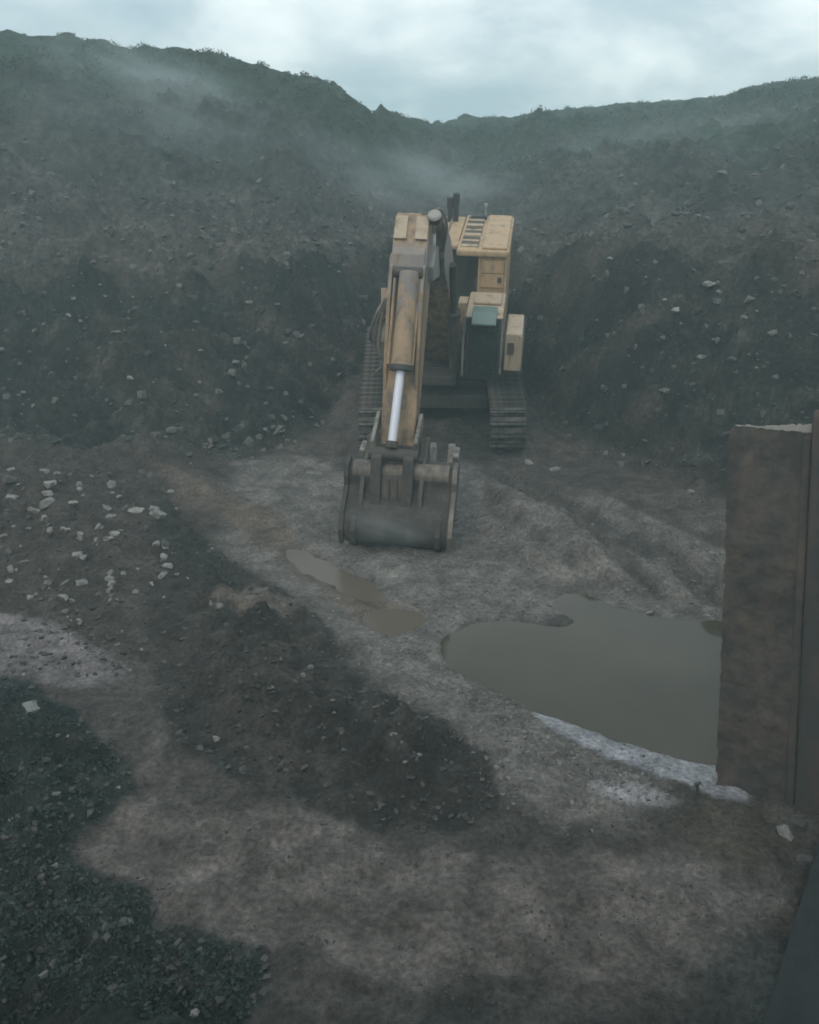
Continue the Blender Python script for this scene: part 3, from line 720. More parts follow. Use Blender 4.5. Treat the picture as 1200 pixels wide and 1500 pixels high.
up(MB().cyl((AX - 0.42, *piv), (AX + 0.42, *piv), 0.24, n=22), 'pivot_boss', 'stick', stick, 0.015, True)
up(MB().cyl((AX - 0.42, *S2(0.0, 0.0)), (AX + 0.42, *S2(0.0, 0.0)), 0.2, n=20), 'tip_boss', 'dark', stick, 0.015, True)
# lamp at the head of the stick, rail beside it
lamp = up(MB().cyl(S3(0.42, 4.28, 0.05), S3(0.42, 4.36, 0.22), 0.10, 0.145, n=18), 'work_lamp', 'dark', ex, 0.01, True)
up(MB().cyl(S3(0.42, 4.36, 0.22), S3(0.42, 4.375, 0.25), 0.13, 0.10, n=18), 'lamp_lens', 'lens', lamp, 0.0, True)
up(MB().cyl(S3(0.2, 4.2, -0.1), S3(0.42, 4.3, 0.06), 0.04, n=10), 'lamp_arm', 'dark', lamp)
# -- bucket cylinder
b0, b1, b2, b3 = Vector(S3(0.06, 3.25, 0.50)), Vector(S3(0.03, 1.48, 0.60)), Vector(S3(-0.04, 0.06, 0.66)), None
bcy = up(MB().cyl(b0, b1, 0.185, n=24), 'bucket_cylinder', 'stick', ex, 0.02, True)
up(MB().cyl(b1 + (b0 - b1).normalized() * 0.06, b1 - (b0 - b1).normalized() * 0.05, 0.22, n=24), 'gland', 'dark', bcy, 0.015, True)
up(MB().cyl(b1, b2, 0.083, n=20), 'cylinder_rod', 'chrome', bcy, 0.0, True)
up(MB().cyl(b2 + (b1 - b2).normalized() * 0.07, b2 - (b1 - b2).normalized() * 0.06, 0.12, n=18), 'rod_end', 'dark', bcy, 0.01, True)
up(MB().cyl(S3(-0.24, 3.25, 0.46), S3(0.30, 3.25, 0.46), 0.10, n=16), 'top_pin', 'dark', bcy, 0.01, True)
for xx, rr in ((0.235, 0.035), (-0.215, 0.03)):
    up(MB().tube([S3(xx, 3.2, 0.44), S3(xx, 2.4, 0.50), S3(xx - 0.01, 1.55, 0.53)], rr), 'steel_pipe', 'stick', stick, 0.0, True)
# -- linkage
for sx in (-1, 1):
    up(wide([S2(0.62, -0.06), S2(0.68, 0.10), S2(0.10, 0.74), S2(-0.10, 0.62), S2(0.42, -0.06)], 0.035, AX + sx * 0.41), 'idler_link', 'bright', stick, 0.01)
lk = up(wide([A(15.86, 1.92), A(15.72, 1.82), A(15.58, 0.86), A(15.72, 0.74), A(15.92, 0.86), A(16.06, 1.8)], 0.10, AX - 0.30), 'bucket_link', 'dark', bevel=0.02)
up(wide([A(15.86, 1.92), A(15.72, 1.82), A(15.58, 0.86), A(15.72, 0.74), A(15.92, 0.86), A(16.06, 1.8)], 0.10, AX + 0.30), 'link_arm', 'dark', lk, 0.02)
up(wide([A(15.84, 1.52), A(15.80, 1.48), A(15.69, 0.98), A(15.80, 0.98), A(15.92, 1.5)], 0.22, AX), 'link_web', 'brown', lk, 0.01)
for xx in (-0.06, 0.09): up(wide([A(15.80, 1.46), A(15.74, 1.4), A(15.64, 1.02), A(15.70, 1.0), A(15.82, 1.44)], 0.02, AX + xx), 'link_rib', 'dark', lk, 0.0)
for dd_, zz_ in ((15.90, 1.84), (15.74, 0.84)):
    up(MB().cyl((AX - 0.47, *A(dd_, zz_)), (AX + 0.47, *A(dd_, zz_)), 0.12, n=18), 'link_pin', 'bucket', lk, 0.015, True)
# -- bucket: shell, side plates, beam, ears, lip and teeth
BX, BW = AX + 0.15, 0.92
outer = [(16.35, 1.60), (16.05, 1.62), (15.86, 1.56), (15.80, 1.40), (15.84, 1.22), (15.70, 1.02), (15.44, 0.80), (15.30, 0.52), (15.36, 0.27), (15.62, 0.11), (16.1, 0.05), (16.7, 0.08), (17.2, 0.28), (17.55, 0.62), (17.8, 1.02)]
inner = [(17.72, 1.02), (17.5, 0.70), (17.15, 0.36), (16.68, 0.16), (16.1, 0.13), (15.66, 0.19), (15.44, 0.32), (15.38, 0.54), (15.52, 0.74), (15.78, 0.96), (15.93, 1.22), (15.92, 1.36), (16.0, 1.46), (16.10, 1.52), (16.35, 1.50)]
def soft(pts, closed=False):
    for _ in range(2):
        q = [pts[0]]
        for (x0, y0), (x1, y1) in zip(pts, pts[1:]): q += [(x0 * .75 + x1 * .25, y0 * .75 + y1 * .25), (x0 * .25 + x1 * .75, y0 * .25 + y1 * .75)]
        pts = q + [pts[-1]]
    return pts
outer, inner = soft(outer), soft(inner)
bucket = up(wide([A(*p) for p in outer + inner], BW, BX), 'bucket', 'mud', bevel=0.0, smooth=True)
for sx in (-1, 1):
    up(wide([A(*p) for p in outer + [(17.5, 1.25), (16.8, 1.45)]], 0.03, BX + sx * (BW + 0.028)), 'side_plate', 'mud', bucket, 0.012)
    rim = [(16.1, 1.70), (15.82, 1.62), (15.73, 1.40), (15.77, 1.22), (15.62, 1.05), (15.36, 0.84), (15.22, 0.52), (15.30, 0.20), (15.42, 0.25), (15.34, 0.52), (15.46, 0.78), (15.72, 1.0), (15.87, 1.22), (15.83, 1.38), (15.90, 1.52), (16.1, 1.60)]
    up(wide([A(*p) for p in rim], 0.045, BX + sx * (BW + 0.105)), 'wear_strip', 'beam' if sx > 0 else 'mud', bucket, 0.012)
    up(wide([A(16.9, 1.40), A(17.2, 1.42), A(17.35, 1.60), A(17.2, 1.66), A(16.85, 1.56)], 0.06, BX + sx * (BW + 0.02)), 'lifting_lug', 'bright', bucket, 0.03)
    for off in (0.40, 0.50):
        pass
    up(wide([A(16.7, 1.98), A(16.45, 2.02), A(16.2, 1.72), A(15.95, 1.62), A(15.60, 1.12), A(15.52, 0.80), A(15.80, 0.66), A(16.0, 1.2), A(16.7, 1.5)], 0.04, AX + sx * 0.56), 'hinge_ear', 'bucket', bucket, 0.012)
    up(MB().cyl((AX + sx * 0.60, *A(15.74, 0.84)), (AX + sx * 0.68, *A(15.74, 0.84)), 0.13, n=16), 'pin_cap', 'bright', bucket, 0.012, True)
up(MB().cyl((BX - BW + 0.01, *A(15.98, 1.47)), (BX + BW - 0.01, *A(15.98, 1.47)), 0.19, n=22), 'torque_tube', 'beam', bucket, 0.0, True)
for k in range(5):
    x = BX - BW + 0.14 + k * (2 * BW - 0.28) / 4
    up(wide([A(17.62, 0.92), A(17.9, 1.0), A(17.98, 1.42), A(17.92, 1.50), A(17.80, 1.42)], 0.075, x), 'tooth', 'bright', bucket, 0.02)
for sx in (-0.80, 0.80):
    up(wide([A(15.42, 0.80), A(15.24, 0.5), A(15.32, 0.24), A(15.6, 0.07), A(15.66, 0.12), A(15.40, 0.3), A(15.34, 0.52), A(15.5, 0.76)], 0.05, BX + sx), 'wear_bar', 'mud', bucket, 0.01)
# -- hoses drooping beside the stick
def hose(pix, d, r, mat='hose'):
    pts = [W2L(pixd(px, py, dd)) for (px, py), dd in zip(pix, d)]
    MB().tube(spline(pts, 6), r, 8).build('hydraulic_hose', mat, ex, 0.0, True)
for k in range(5):
    o = k * 3.2
    hose([(574 - o * 0.25, 425), (562 - o * 0.9, 462), (555 - o * 1.0 + (k % 2) * 4, 492), (557 - o * 0.7, 516 - k * 3), (567 - o * 0.2, 528), (576, 505)],
         [17.5, 17.15 - 0.05 * k, 17.05, 17.1 + 0.04 * k, 17.15, 17.2], 0.026 + 0.004 * (k % 2))
hose([(572, 525), (556, 540), (545, 552)], [17.2, 17.2, 17.35], 0.022)
for k in range(4):
    o = k * 6
    hose([(612 + o * 0.6, 322), (626 + o, 312 - k * 2), (640 + o * 0.8, 330), (640 + o * 0.5, 372), (634 + o, 410)], [17.7, 17.75, 17.9, 18.3, 18.8], 0.03)
MB().prism([(0, 0), (0.03, 0), (0.03, 0.5), (0, 0.5)], -0.11, 0.11).xf(lambda co: W2L(Vector(pixd(565 + co.x * 60, 466 - co.z * 88, 17.28)) + Vector((0, co.y, 0)))).build('hose_guard', 'pale', ex, 0.01)

# ------------------------------------------------------------------ leaning steel panel at the right
bl, br = pixz(1050, 1160), pixz(1200, 1205)
dirx = Vector((br[0] - bl[0], br[1] - bl[1], 0)).normalized()
lean = radians(15)
back = Vector((-dirx.y, dirx.x, 0))
upv = Vector((0, sin(lean), cos(lean))); nrm = dirx.cross(upv)   # nrm points back... away from the viewer
if nrm.y < 0: nrm = -nrm
porg = Vector((bl[0], bl[1], -0.12))
def PN(p): return porg + dirx * p.x + nrm * p.y + upv * p.z        # panel frame: x along, y through, z up
pan = tag(empty('leaning_steel_sheet', (bl[0], bl[1], 0)), 'tall rust brown steel panel leaning back at the right edge', 'steel sheet')
pinv = Vector((bl[0], bl[1], 0))
def panel_part(mb, name, mat, bevel=0.02, sub=0, parent=None):
    mb.xf(lambda co: PN(co) - pinv)
    return mb.build(name, mat, parent or pan, bevel)
mb = MB()
# sheet with a rounded top corner and slightly dented surface
nx_, nz_ = 48, 190; HP = 4.40; grid = []
for j in range(nz_ + 1):
    row = []
    for i in range(nx_ + 1):
        x = 0.86 * i / nx_; z = HP * j / nz_ * 1.0
        if x < 0.10: z = min(z, HP - 0.10 + math.sqrt(max(0, 0.01 - (0.10 - x) ** 2)) * (j / nz_))
        z += 0.03 * x * (j / nz_)
        dn = 0.05 * mnoise.noise(Vector((x * 1.6, z * 1.1, 3.0))) + 0.02 * mnoise.noise(Vector((x * 7, z * 6, 9.0))) + 0.011 * mnoise.noise(Vector((x * 19, z * 24, 5.0)))
        ed = (0.022 * mnoise.noise(Vector((2.2, z * 6, 1.0))) + 0.014 * mnoise.noise(Vector((4.2, z * 21, 1.0)))) * max(0, 1 - i / 3)
        row.append(mb.bm.verts.new((x + ed, dn, z)))
    grid.append(row)
for j in range(nz_):
    for i in range(nx_): mb.bm.faces.new((grid[j][i], grid[j][i + 1], grid[j + 1][i + 1], grid[j + 1][i]))
r_ = bmesh.ops.extrude_face_region(mb.bm, geom=mb.bm.faces[:])
for v in [g for g in r_['geom'] if isinstance(g, bmesh.types.BMVert)]: v.co.y += 0.16
sheet = panel_part(mb, 'sheet', 'rust', 0.0)
for f in sheet.data.polygons: f.use_smooth = True
sheet.data.set_sharp_from_angle(angle=radians(40))
panel_part(MB().prism([(-0.10, 0), (0.24, 0), (0.24, 4.62), (0.18, 4.68), (-0.04, 4.68), (-0.10, 4.60)], 0.862, 2.2), 'post', 'rust2', 0.05)
panel_part(MB().box(0.76, 0.858, -0.03, 0.18, 0.02, 4.38), 'rib', 'rust', 0.025)
for xx in (0.3, 1.6):
    bt = Vector((xx, 0.2, 3.2)); p0 = PN(bt) - pinv; gpt = PN(Vector((xx, 0, 0))) + back * 2.9; gpt.z = -0.1
    MB().cyl(p0, gpt - pinv, 0.07, n=12).build('strut', 'rust2', pan)
# dust and grit lying along the top edge
mb = MB(); rp = random.Random(8)
ntop = 22
for i in range(ntop):
    x = 0.06 + 0.79 * i / ntop; t_ = i / ntop
    hgt = 0.012 + 0.09 * max(0, t_ - 0.25) ** 0.8 + rp.uniform(-0.008, 0.012)
    mb.box(x, x + 0.79 / ntop + 0.004, 0.012 - rp.uniform(0.0, 0.01), 0.155, HP - 0.01 + 0.03 * x, HP + 0.03 * x + hgt)
panel_part(mb, 'dust_ridge', 'dust', 0.006)

# ------------------------------------------------------------------ dark steel girder in the lower right corner
g0, g1 = pixz(1138, 1500), pixz(1202, 1285)
gd = Vector((g1[0] - g0[0], g1[1] - g0[1], 0)); gl = gd.length; gd.normalize(); gp = Vector((gd.y, -gd.x, 0))
gir = tag(empty('steel_girder', (g0[0], g0[1], 0.0)), 'dark steel girder lying in the lower right corner', 'girder')
def GIR(co): return gd * co.y + gp * co.x + Vector((0, 0, co.z))
MB().box(0.0, 0.9, -2.4, gl + 0.6, -0.15, 0.55).xf(GIR).build('girder_body', 'plate', gir, 0.03)
MB().box(-0.06, 0.96, -2.42, gl + 0.62, 0.552, 0.62).xf(GIR).build('top_flange', 'plate', gir, 0.015)
for k in range(5):
    y = -2.0 + k * 1.0
    MB().box(-0.05, -0.003, y, y + 0.03, -0.1, 0.548).xf(GIR).build('stiffener', 'plate', gir, 0.004)

# ------------------------------------------------------------------ loose rocks
def rock_mesh(seed, n=15, flat=0.7):
    r = random.Random(seed); bm = bmesh.new()
    for _ in range(n):
        v = Vector((r.gauss(0, 1), r.gauss(0, 1), r.gauss(0, 1))).normalized() * r.uniform(0.82, 1.0)
        bm.verts.new((v.x, v.y * 0.85, v.z * flat))
    h = bmesh.ops.convex_hull(bm, input=bm.verts[:])
    dead = [g for g in h['geom_interior'] if isinstance(g, bmesh.types.BMVert)]
    if dead: bmesh.ops.delete(bm, geom=dead, context='VERTS')
    bmesh.ops.recalc_face_normals(bm, faces=bm.faces[:])
    return bm
def rock_mat(name, a, b_, dirt):
    m, nt, b = new_mat(name)
    tc = nt.nodes.new('ShaderNodeTexCoord'); oi = nt.nodes.new('ShaderNodeObjectInfo')
    n_ = noise_node(nt, tc.outputs['Object'], 2.2, 6, 0.65, 0.3)
    col = mixc(nt, oi.outputs['Random'], a, b_)
    col = mixc(nt, ramp(nt, n_, [(0.42, 0.0), (0.68, 1.0)]), col, dirt)
    nt.links.new(col, b.inputs['Base Color']); b.inputs['Roughness'].default_value = 0.9
    bump(nt, b, noise_node(nt, tc.outputs['Object'], 6, 5, 0.7), 0.6, 0.08)
    return m
M['rock'] = rock_mat('dusty_grey_stone', (0.24, 0.235, 0.215), (0.42, 0.395, 0.36), (0.13, 0.122, 0.11))
M['rock_d'] = rock_mat('dark_earthy_stone', (0.10, 0.097, 0.09), (0.17, 0.155, 0.14), (0.06, 0.057, 0.052))
rock_me, rock_md = [], []
for k in range(9):
    bm = rock_mesh(100 + k, 13 + k % 5, 0.6 + 0.05 * (k % 4))
    me = bpy.data.meshes.new('rock'); bm.to_mesh(me); me.materials.append(M['rock']); rock_me.append(me)
    me2 = me.copy(); me2.materials.clear(); me2.materials.append(M['rock_d']); rock_md.append(me2); bm.free()
rr = random.Random(77)
def rock(px, py, size, label, group=None, dark=False, flat=1.0):
    """size = width in photo pixels"""
    p = hit(px, py)
    if p is None: return None
    dep = p[1] * CP - (p[2] - CAM_H) * SP
    rad = size * dep / F_PX / 2 * 0.95
    o = link(bpy.data.objects.new('rock', rr.choice(rock_md if dark else rock_me)))
    o.scale = (rad * rr.uniform(0.9, 1.15), rad * rr.uniform(0.75, 1.05), rad * flat * rr.uniform(0.8, 1.1))
    o.rotation_euler = (rr.uniform(-0.35, 0.35), rr.uniform(-0.35, 0.35), rr.uniform(0, 6.28))
    o.location = (p[0], p[1], ground_z(p[0], p[1]) + rad * rr.uniform(-0.2, 0.15))
    return tag(o, label, 'rock', group)
NAMED = [
    (66, 692, 24, 'pale rock at the very top of the scree heap on the left bank', 0),
    (68, 710, 34, 'broad pale rock just below the topmost stone of the left scree heap', 0),
    (70, 724, 30, 'rounded grey rock in the middle of the left scree heap', 0),
    (70, 738, 36, 'wide flat pale rock at the foot of the left scree heap', 0),
    (20, 730, 28, 'grey rock left of the wide flat rock on the scree bank', 0),
    (15, 705, 30, 'brownish rock by the left edge above the scree', 1),
    (156, 746, 26, 'angular pale rock standing alone between scree and brown puddle', 0),
    (174, 727, 16, 'small bright rock on the ridge behind the angular rock', 0),
    (200, 750, 32, 'wide knobbly grey rock next to the end of the brown puddle', 0),
    (226, 745, 22, 'pale rock tilted against the corner of the brown puddle', 0),
    (6, 784, 22, 'round pale rock cut by the left edge of the picture', 0),
    (98, 776, 18, 'triangular pale stone below the left scree heap', 0),
    (120, 818, 30, 'long slanting pale rock in the lower scree', 0),
    (160, 849, 20, 'bright thin rock lying flat right of the lower scree', 0),
    (118, 853, 30, 'wide dull grey rock at the lower end of the scree', 0),
    (95, 855, 22, 'pale rock touching the wide dull rock of the lower scree', 0),
    (16, 832, 24, 'flat whitish rock by the left edge of the lower scree', 0),
    (222, 855, 14, 'small pale rock on the edge of the dark spoil heap', 0),
    (240, 815, 20, 'grey rock on the upper tip of the dark spoil heap', 0),
    (114, 912, 18, 'grey rock just above the pale silt on the left', 0),
    (323, 889, 26, 'flat whitish rock embedded in the dark spoil heap', 0),
    (50, 1040, 48, 'large pinkish pale rock below the silt patch on the left', 0),
    (115, 1415, 40, 'pale rock in the dark soil near the bottom left corner', 0),
    (182, 1352, 28, 'grey rock on dark soil right of the bottom left corner', 0),
    (80, 1270, 20, 'small bright rock on the dark soil beside the muddy tongue', 0),
    (64, 1428, 22, 'upright grey stone left of the pale bottom corner rock', 0),
    (193, 1470, 22, 'brownish rock at the bottom edge near the left corner', 1),
    (285, 1483, 22, 'grey rock at the bottom edge below the dark soil', 0),
    (316, 1082, 18, 'small pale rock half sunk in the lower spoil heap', 0),
    (774, 678, 20, 'bright stone just right of the right track foot', 0),
    (812, 688, 26, 'long pale stone on the slope right of the excavator track', 0),
    (1150, 1222, 34, 'pale rock lying at the foot of the rusty panel', 0),
    (1168, 1205, 40, 'brownish rock leaning on the foot of the rusty panel', 1),
    (1180, 1262, 36, 'dark rock on the mud between panel and girder', 1),
    (845, 910, 12, 'small white stone at the tip of the gravel spit in the pool', 0),
    (952, 897, 16, 'pale stone on the far shore of the pool', 0),
    (100, 462, 26, 'bright rock high on the dark wall at the left', 0),
    (118, 470, 16, 'small bright rock beside the bright one high on the left wall', 0),
    (50, 484, 20, 'pale rock on the wall below the ledge near the left edge', 0),
    (190, 552, 24, 'brownish pale rock in the middle of the left wall', 0),
    (283, 484, 12, 'small pale rock on the wall right of the bright ones', 0),
    (262, 418, 28, 'long slanting pale rock on the ledge of the left wall', 0),
    (365, 442, 20, 'pale rock under the ledge left of the boom', 0),
    (990, 455, 30, 'large pale rock in the rubble on the right wall', 0),
    (1040, 418, 44, 'broad flat pale rock at the top of the right wall rubble', 0),
    (975, 440, 20, 'grey rock left of the large one in the right wall rubble', 0),
    (1072, 525, 26, 'brownish flat rock below the right wall rubble', 1),
    (1028, 522, 26, 'pale rock on the right wall in line with the cab', 0),
    (1012, 720, 20, 'pale rock low on the right wall beside the panel', 0),
    (1030, 735, 14, 'small pale rock below the one beside the panel', 0),
    (893, 378, 22, 'pale flat rock just under the crest of the right wall', 0)]
for px, py, size, lab, dk in NAMED: rock(px, py, size * (0.72 if py < 660 else 1.0), lab, None, bool(dk), 0.85)
used_labels = set()
def stone_label(px, py, size, dark, place):
    """words for a small stone: its look and where it lies from the nearest rock that has a description of its own"""
    near = sorted((math.hypot(px - q[0], (py - q[1]) * 1.3), px - q[0], py - q[1], q[3]) for q in NAMED)
    sz_ = ('tiny', 'small', 'mid-sized')[0 if size < 13 else (1 if size < 19 else 2)]
    for d, dx, dy, lab in near[:7]:
        if d > 190: break
        h = 'left' if dx < 0 else 'right'; v_ = 'above' if dy < 0 else 'below'
        rel = (h + ' of') if abs(dx) > 2 * abs(dy) else (v_ if abs(dy) > 2 * abs(dx) else v_ + ' ' + h + ' of')
        t_ = f"{sz_} {'dark' if dark else 'pale'} stone {rel} {lab}"
        if len(t_.split()) <= 16 and t_ not in used_labels: used_labels.add(t_); return t_
    return place
def scatter(n, box_px, sz, label, group, keep=None, dark_p=0.35):
    c = 0; tries = 0
    while c < n and tries < n * 20:
        tries += 1
        px, py = rr.uniform(box_px[0], box_px[2]), rr.uniform(box_px[1], box_px[3])
        if keep and not keep(px, py): continue
        s_ = sz[0] * 0.85 + (sz[1] - sz[0]) * rr.random() ** 2.6
        dk = rr.random() < dark_p
        if rock(px, py, s_, stone_label(px, py, s_, dk, label), group, dk) is not None: c += 1
scatter(110, (0, 690, 260, 880), (11, 32), 'loose grey stone lying in the scree of the left bank', 'stones in the left scree', lambda x, y: x < 340 - (y - 690) * 0.3 and x < 330 - abs(y - 760) * 0.6)
scatter(26, (0, 860, 220, 1000), (9, 18), 'small grey stone on brown earth between scree and silt', 'stones on the brown earth')
scatter(38, (0, 1040, 230, 1490), (10, 22), 'small stone in the dark soil at the lower left', 'stones in the dark soil', None, 0.6)
scatter(26, (240, 800, 620, 1180), (9, 16), 'small stone sunk in the dark spoil heap', 'stones in the spoil heap', lambda x, y: abs(y - (740 + (x - 230) * 0.85) - 70) < 70, 0.55)
scatter(40, (930, 380, 1190, 560), (8, 17), 'loose stone in the rubble of the right wall', 'stones in the right wall rubble', None, 0.6)
scatter(34, (0, 400, 420, 660), (8, 15), 'loose stone stuck in the dark wall at the left', 'stones in the left wall', None, 0.65)

# ------------------------------------------------------------------ gravel and clods (uncountable)
def stuff_rocks(name, pts, mats, seed):
    base = []
    for k in range(6):
        bm = rock_mesh(500 + seed * 10 + k, 9, 0.7); bm.verts.ensure_lookup_table(); bm.verts.index_update()
        base.append((np.array([v.co[:] for v in bm.verts]), np.array([[v.index for v in f.verts] for f in bm.faces]))); bm.free()
    r = np.random.RandomState(seed); vs, fs, off = [], [], 0
    for (x, y, rad, z) in pts:
        bv, bf = base[r.randint(6)]
        a = r.uniform(0, 6.28); ca, sa_ = cos(a), sin(a)
        v = bv * rad * r.uniform(0.7, 1.3, 3)
        v = np.stack([v[:, 0] * ca - v[:, 1] * sa_, v[:, 0] * sa_ + v[:, 1] * ca, v[:, 2]], 1) + [x, y, z + rad * 0.1]
        vs.append(v); fs.append(bf + off); off += len(v)
    o = link(bpy.data.objects.new(name, np_mesh(name, np.concatenate(vs), np.concatenate(fs), mats, False)))
    o['kind'] = 'stuff'; return o
def stuff_mat(name, a, b_):
    m, nt, b = new_mat(name)
    geo = nt.nodes.new('ShaderNodeNewGeometry')
    nt.links.new(mixc(nt, geo.outputs['Random Per Island'], a, b_), b.inputs['Base Color']); b.inputs['Roughness'].default_value = 0.92
    tc = nt.nodes.new('ShaderNodeTexCoord'); bump(nt, b, noise_node(nt, tc.outputs['Object'], 25, 4, 0.7), 0.5, 0.02)
    return m
M['gravel'] = stuff_mat('gravel_stone', (0.10, 0.098, 0.092), (0.22, 0.212, 0.20))
M['clod'] = stuff_mat('earth_clod', (0.030, 0.033, 0.030), (0.092, 0.084, 0.074))
M['talus'] = stuff_mat('wall_rubble_stone', (0.030, 0.034, 0.032), (0.17, 0.155, 0.14))
def cloud(n, px0, py0, px1, py1, sz, ok, seed):
    r = random.Random(seed); out = []
    while len(out) < n:
        px, py = r.uniform(px0, px1), r.uniform(py0, py1)
        p = pixz(px, py); 
        if not ok(px, py, p): continue
        rad = sz[0] + (sz[1] - sz[0]) * r.random() ** 3
        out.append((p[0], p[1], rad, ground_z(p[0], p[1])))
    return out
def inP(P, x, y): return poly_dist(np.array([x]), np.array([y]), P)[0]
_dgrid = {}
def grid_mask(P, key):
    if key not in _dgrid: _dgrid[key] = poly_dist(GX, GY, P)
    d = _dgrid[key]
    def f(x, y):
        i = int(np.clip(np.searchsorted(gx, x), 0, nx - 1)); j = int(np.clip(np.searchsorted(gy, y), 0, ny - 1)); return d[j, i]
    return f
fPa, fL, fD, fPool, fLL, fAp, fTo = (grid_mask(P, k) for P, k in ((SILT_SHEEN, 'pa'), (LIGHT, 'l'), (DARK, 'd'), (POOL, 'p'), (LOWL, 'll'), (APRON, 'a'), (TONG, 't')))
gp_ = cloud(3800, 180, 690, 1150, 1260, (0.010, 0.055), lambda px, py, p: fL(p[0], p[1]) > -0.15 and fPa(p[0], p[1]) < 0 and fPool(p[0], p[1]) < -0.03 and (fPool(p[0], p[1]) > -1.1 or fAp(p[0], p[1]) > 0 or random.Random(int(px * 31 + py)).random() < 0.25), 3)
stuff_rocks('gravel', gp_, M['gravel'], 1)
cp_ = cloud(4200, -60, 700, 760, 1500, (0.010, 0.075), lambda px, py, p: (fD(p[0], p[1]) > 0 or fLL(p[0], p[1]) > -0.05 or (px < 240 and py < 1000)) and fTo(p[0], p[1]) < 0.1, 4)
cp_ += cloud(2600, 100, 1080, 1200, 1500, (0.006, 0.030), lambda px, py, p: random.Random(int(px * 13 + py * 7)).random() < 0.35 + 0.9 * mnoise.noise(Vector((p[0] * 1.3, p[1] * 1.3, 2.0))), 5)
stuff_rocks('earth_clods', cp_, M['clod'], 2)
r9 = random.Random(9); tp_ = []
while len(tp_) < 7000:
    x, y = r9.uniform(-16, 14), r9.uniform(15, 36)
    i = int(np.searchsorted(gx, x)); j = int(np.searchsorted(gy, y)); s_ = GS[j, i]
    if s_ < -0.3 or s_ > 12 or (-2 < x < 3.6 and y < 27.8): continue
    rad = 0.03 + 0.17 * r9.random() ** 4
    tp_.append((x, y, rad, ground_z(x, y)))
stuff_rocks('wall_rubble', tp_, M['talus'], 3)
tp_ = []
while len(tp_) < 3600:
    y = 26 + 26 * r9.random(); x = r9.uniform(-0.55, 0.55) * y
    i = int(np.searchsorted(gx, x)); j = int(np.searchsorted(gy, y)); s_ = GS[j, i]
    if s_ < 6 or GT[j, i] > 0.75 or r9.random() < GT[j, i]: continue
    tp_.append((x, y, 0.04 + 0.13 * r9.random() ** 3, ground_z(x, y) - 0.03))
stuff_rocks('slope_stones', tp_, M['talus'], 6)

# ------------------------------------------------------------------ scrub on the hills (one mass)
def leaf_mat(name, a, b_):
    m, nt, b = new_mat(name); geo = nt.nodes.new('ShaderNodeNewGeometry')
    nt.links.new(mixc(nt, geo.outputs['Random Per Island'], a, b_), b.inputs['Base Color']); b.inputs['Roughness'].default_value = 0.8
    tc = nt.nodes.new('ShaderNodeTexCoord'); bump(nt, b, noise_node(nt, tc.outputs['Object'], 30, 2), 0.2, 0.01)
    return m
M['scrub'] = leaf_mat('hill_scrub_leaf', (0.030, 0.052, 0.034), (0.060, 0.085, 0.058))
M['weed'] = leaf_mat('low_weed_leaf', (0.022, 0.040, 0.032), (0.045, 0.065, 0.05))
def leaves(centres, leaf, per, seed, squash=0.75):
    r = np.random.RandomState(seed); V_ = []
    for (x, y, z, rad) in centres:
        k = per
        d = r.normal(size=(k, 3)); d /= np.linalg.norm(d, axis=1)[:, None]
        c = d * (rad * r.uniform(0.35, 0.9, (k, 1))) * [1, 1, squash] + [x, y, z + rad * 0.3]
        a = r.normal(size=(k, 3)); a /= np.linalg.norm(a, axis=1)[:, None]
        b_ = np.cross(a, r.normal(size=(k, 3))); b_ /= np.linalg.norm(b_, axis=1)[:, None]
        s_ = leaf * r.uniform(0.6, 1.4, (k, 1)) * (rad ** 0.5)
        V_.append(np.stack([c - a * s_, c + b_ * s_ * 0.55, c + a * s_, c - b_ * s_ * 0.55], 1).reshape(-1, 3))
    v = np.concatenate(V_); return v, np.arange(len(v)).reshape(-1, 4)
r10 = random.Random(10); cs = []
while len(cs) < 4600:
    y = 24 + 56 * r10.random() ** 0.8; x = r10.uniform(-0.56, 0.56) * y * 1.05
    i = int(np.clip(np.searchsorted(gx, x), 0, nx - 1)); j = int(np.clip(np.searchsorted(gy, y), 0, ny - 1)); t_ = GT[j, i]
    if GS[j, i] < 10 or t_ >= 1.0 and r10.random() < 0.4: continue
    n_ = mnoise.noise(Vector((x * 0.11, y * 0.11, 4.0)))
    if r10.random() > min(1, max(0.03, (t_ - 0.32) * 1.7 + n_ * 0.8)): continue
    rad = (0.22 + 0.5 * r10.random() ** 2) * (0.55 if t_ > 0.85 else 1.0)
    cs.append((x, y, ground_z(x, y) - rad * 0.35, rad))
v, f = leaves(cs, 0.085, 80, 11, 0.75)
o = link(bpy.data.objects.new('scrub_cover', np_mesh('scrub_cover', v, f, M['scrub'], False))); o['kind'] = 'stuff'
r12 = random.Random(12); cs = []
while len(cs) < 1100:
    px, py = r12.uniform(-30, 420), r12.uniform(1020, 1510); p = pixz(px, py)
    if fLL(p[0], p[1]) < 0.12: continue
    cs.append((p[0], p[1], ground_z(p[0], p[1]), r12.uniform(0.03, 0.10)))
v, f = leaves(cs, 0.075, 18, 13, 0.6)
o = link(bpy.data.objects.new('ground_weeds', np_mesh('ground_weeds', v, f, M['weed'], False))); o['kind'] = 'stuff'

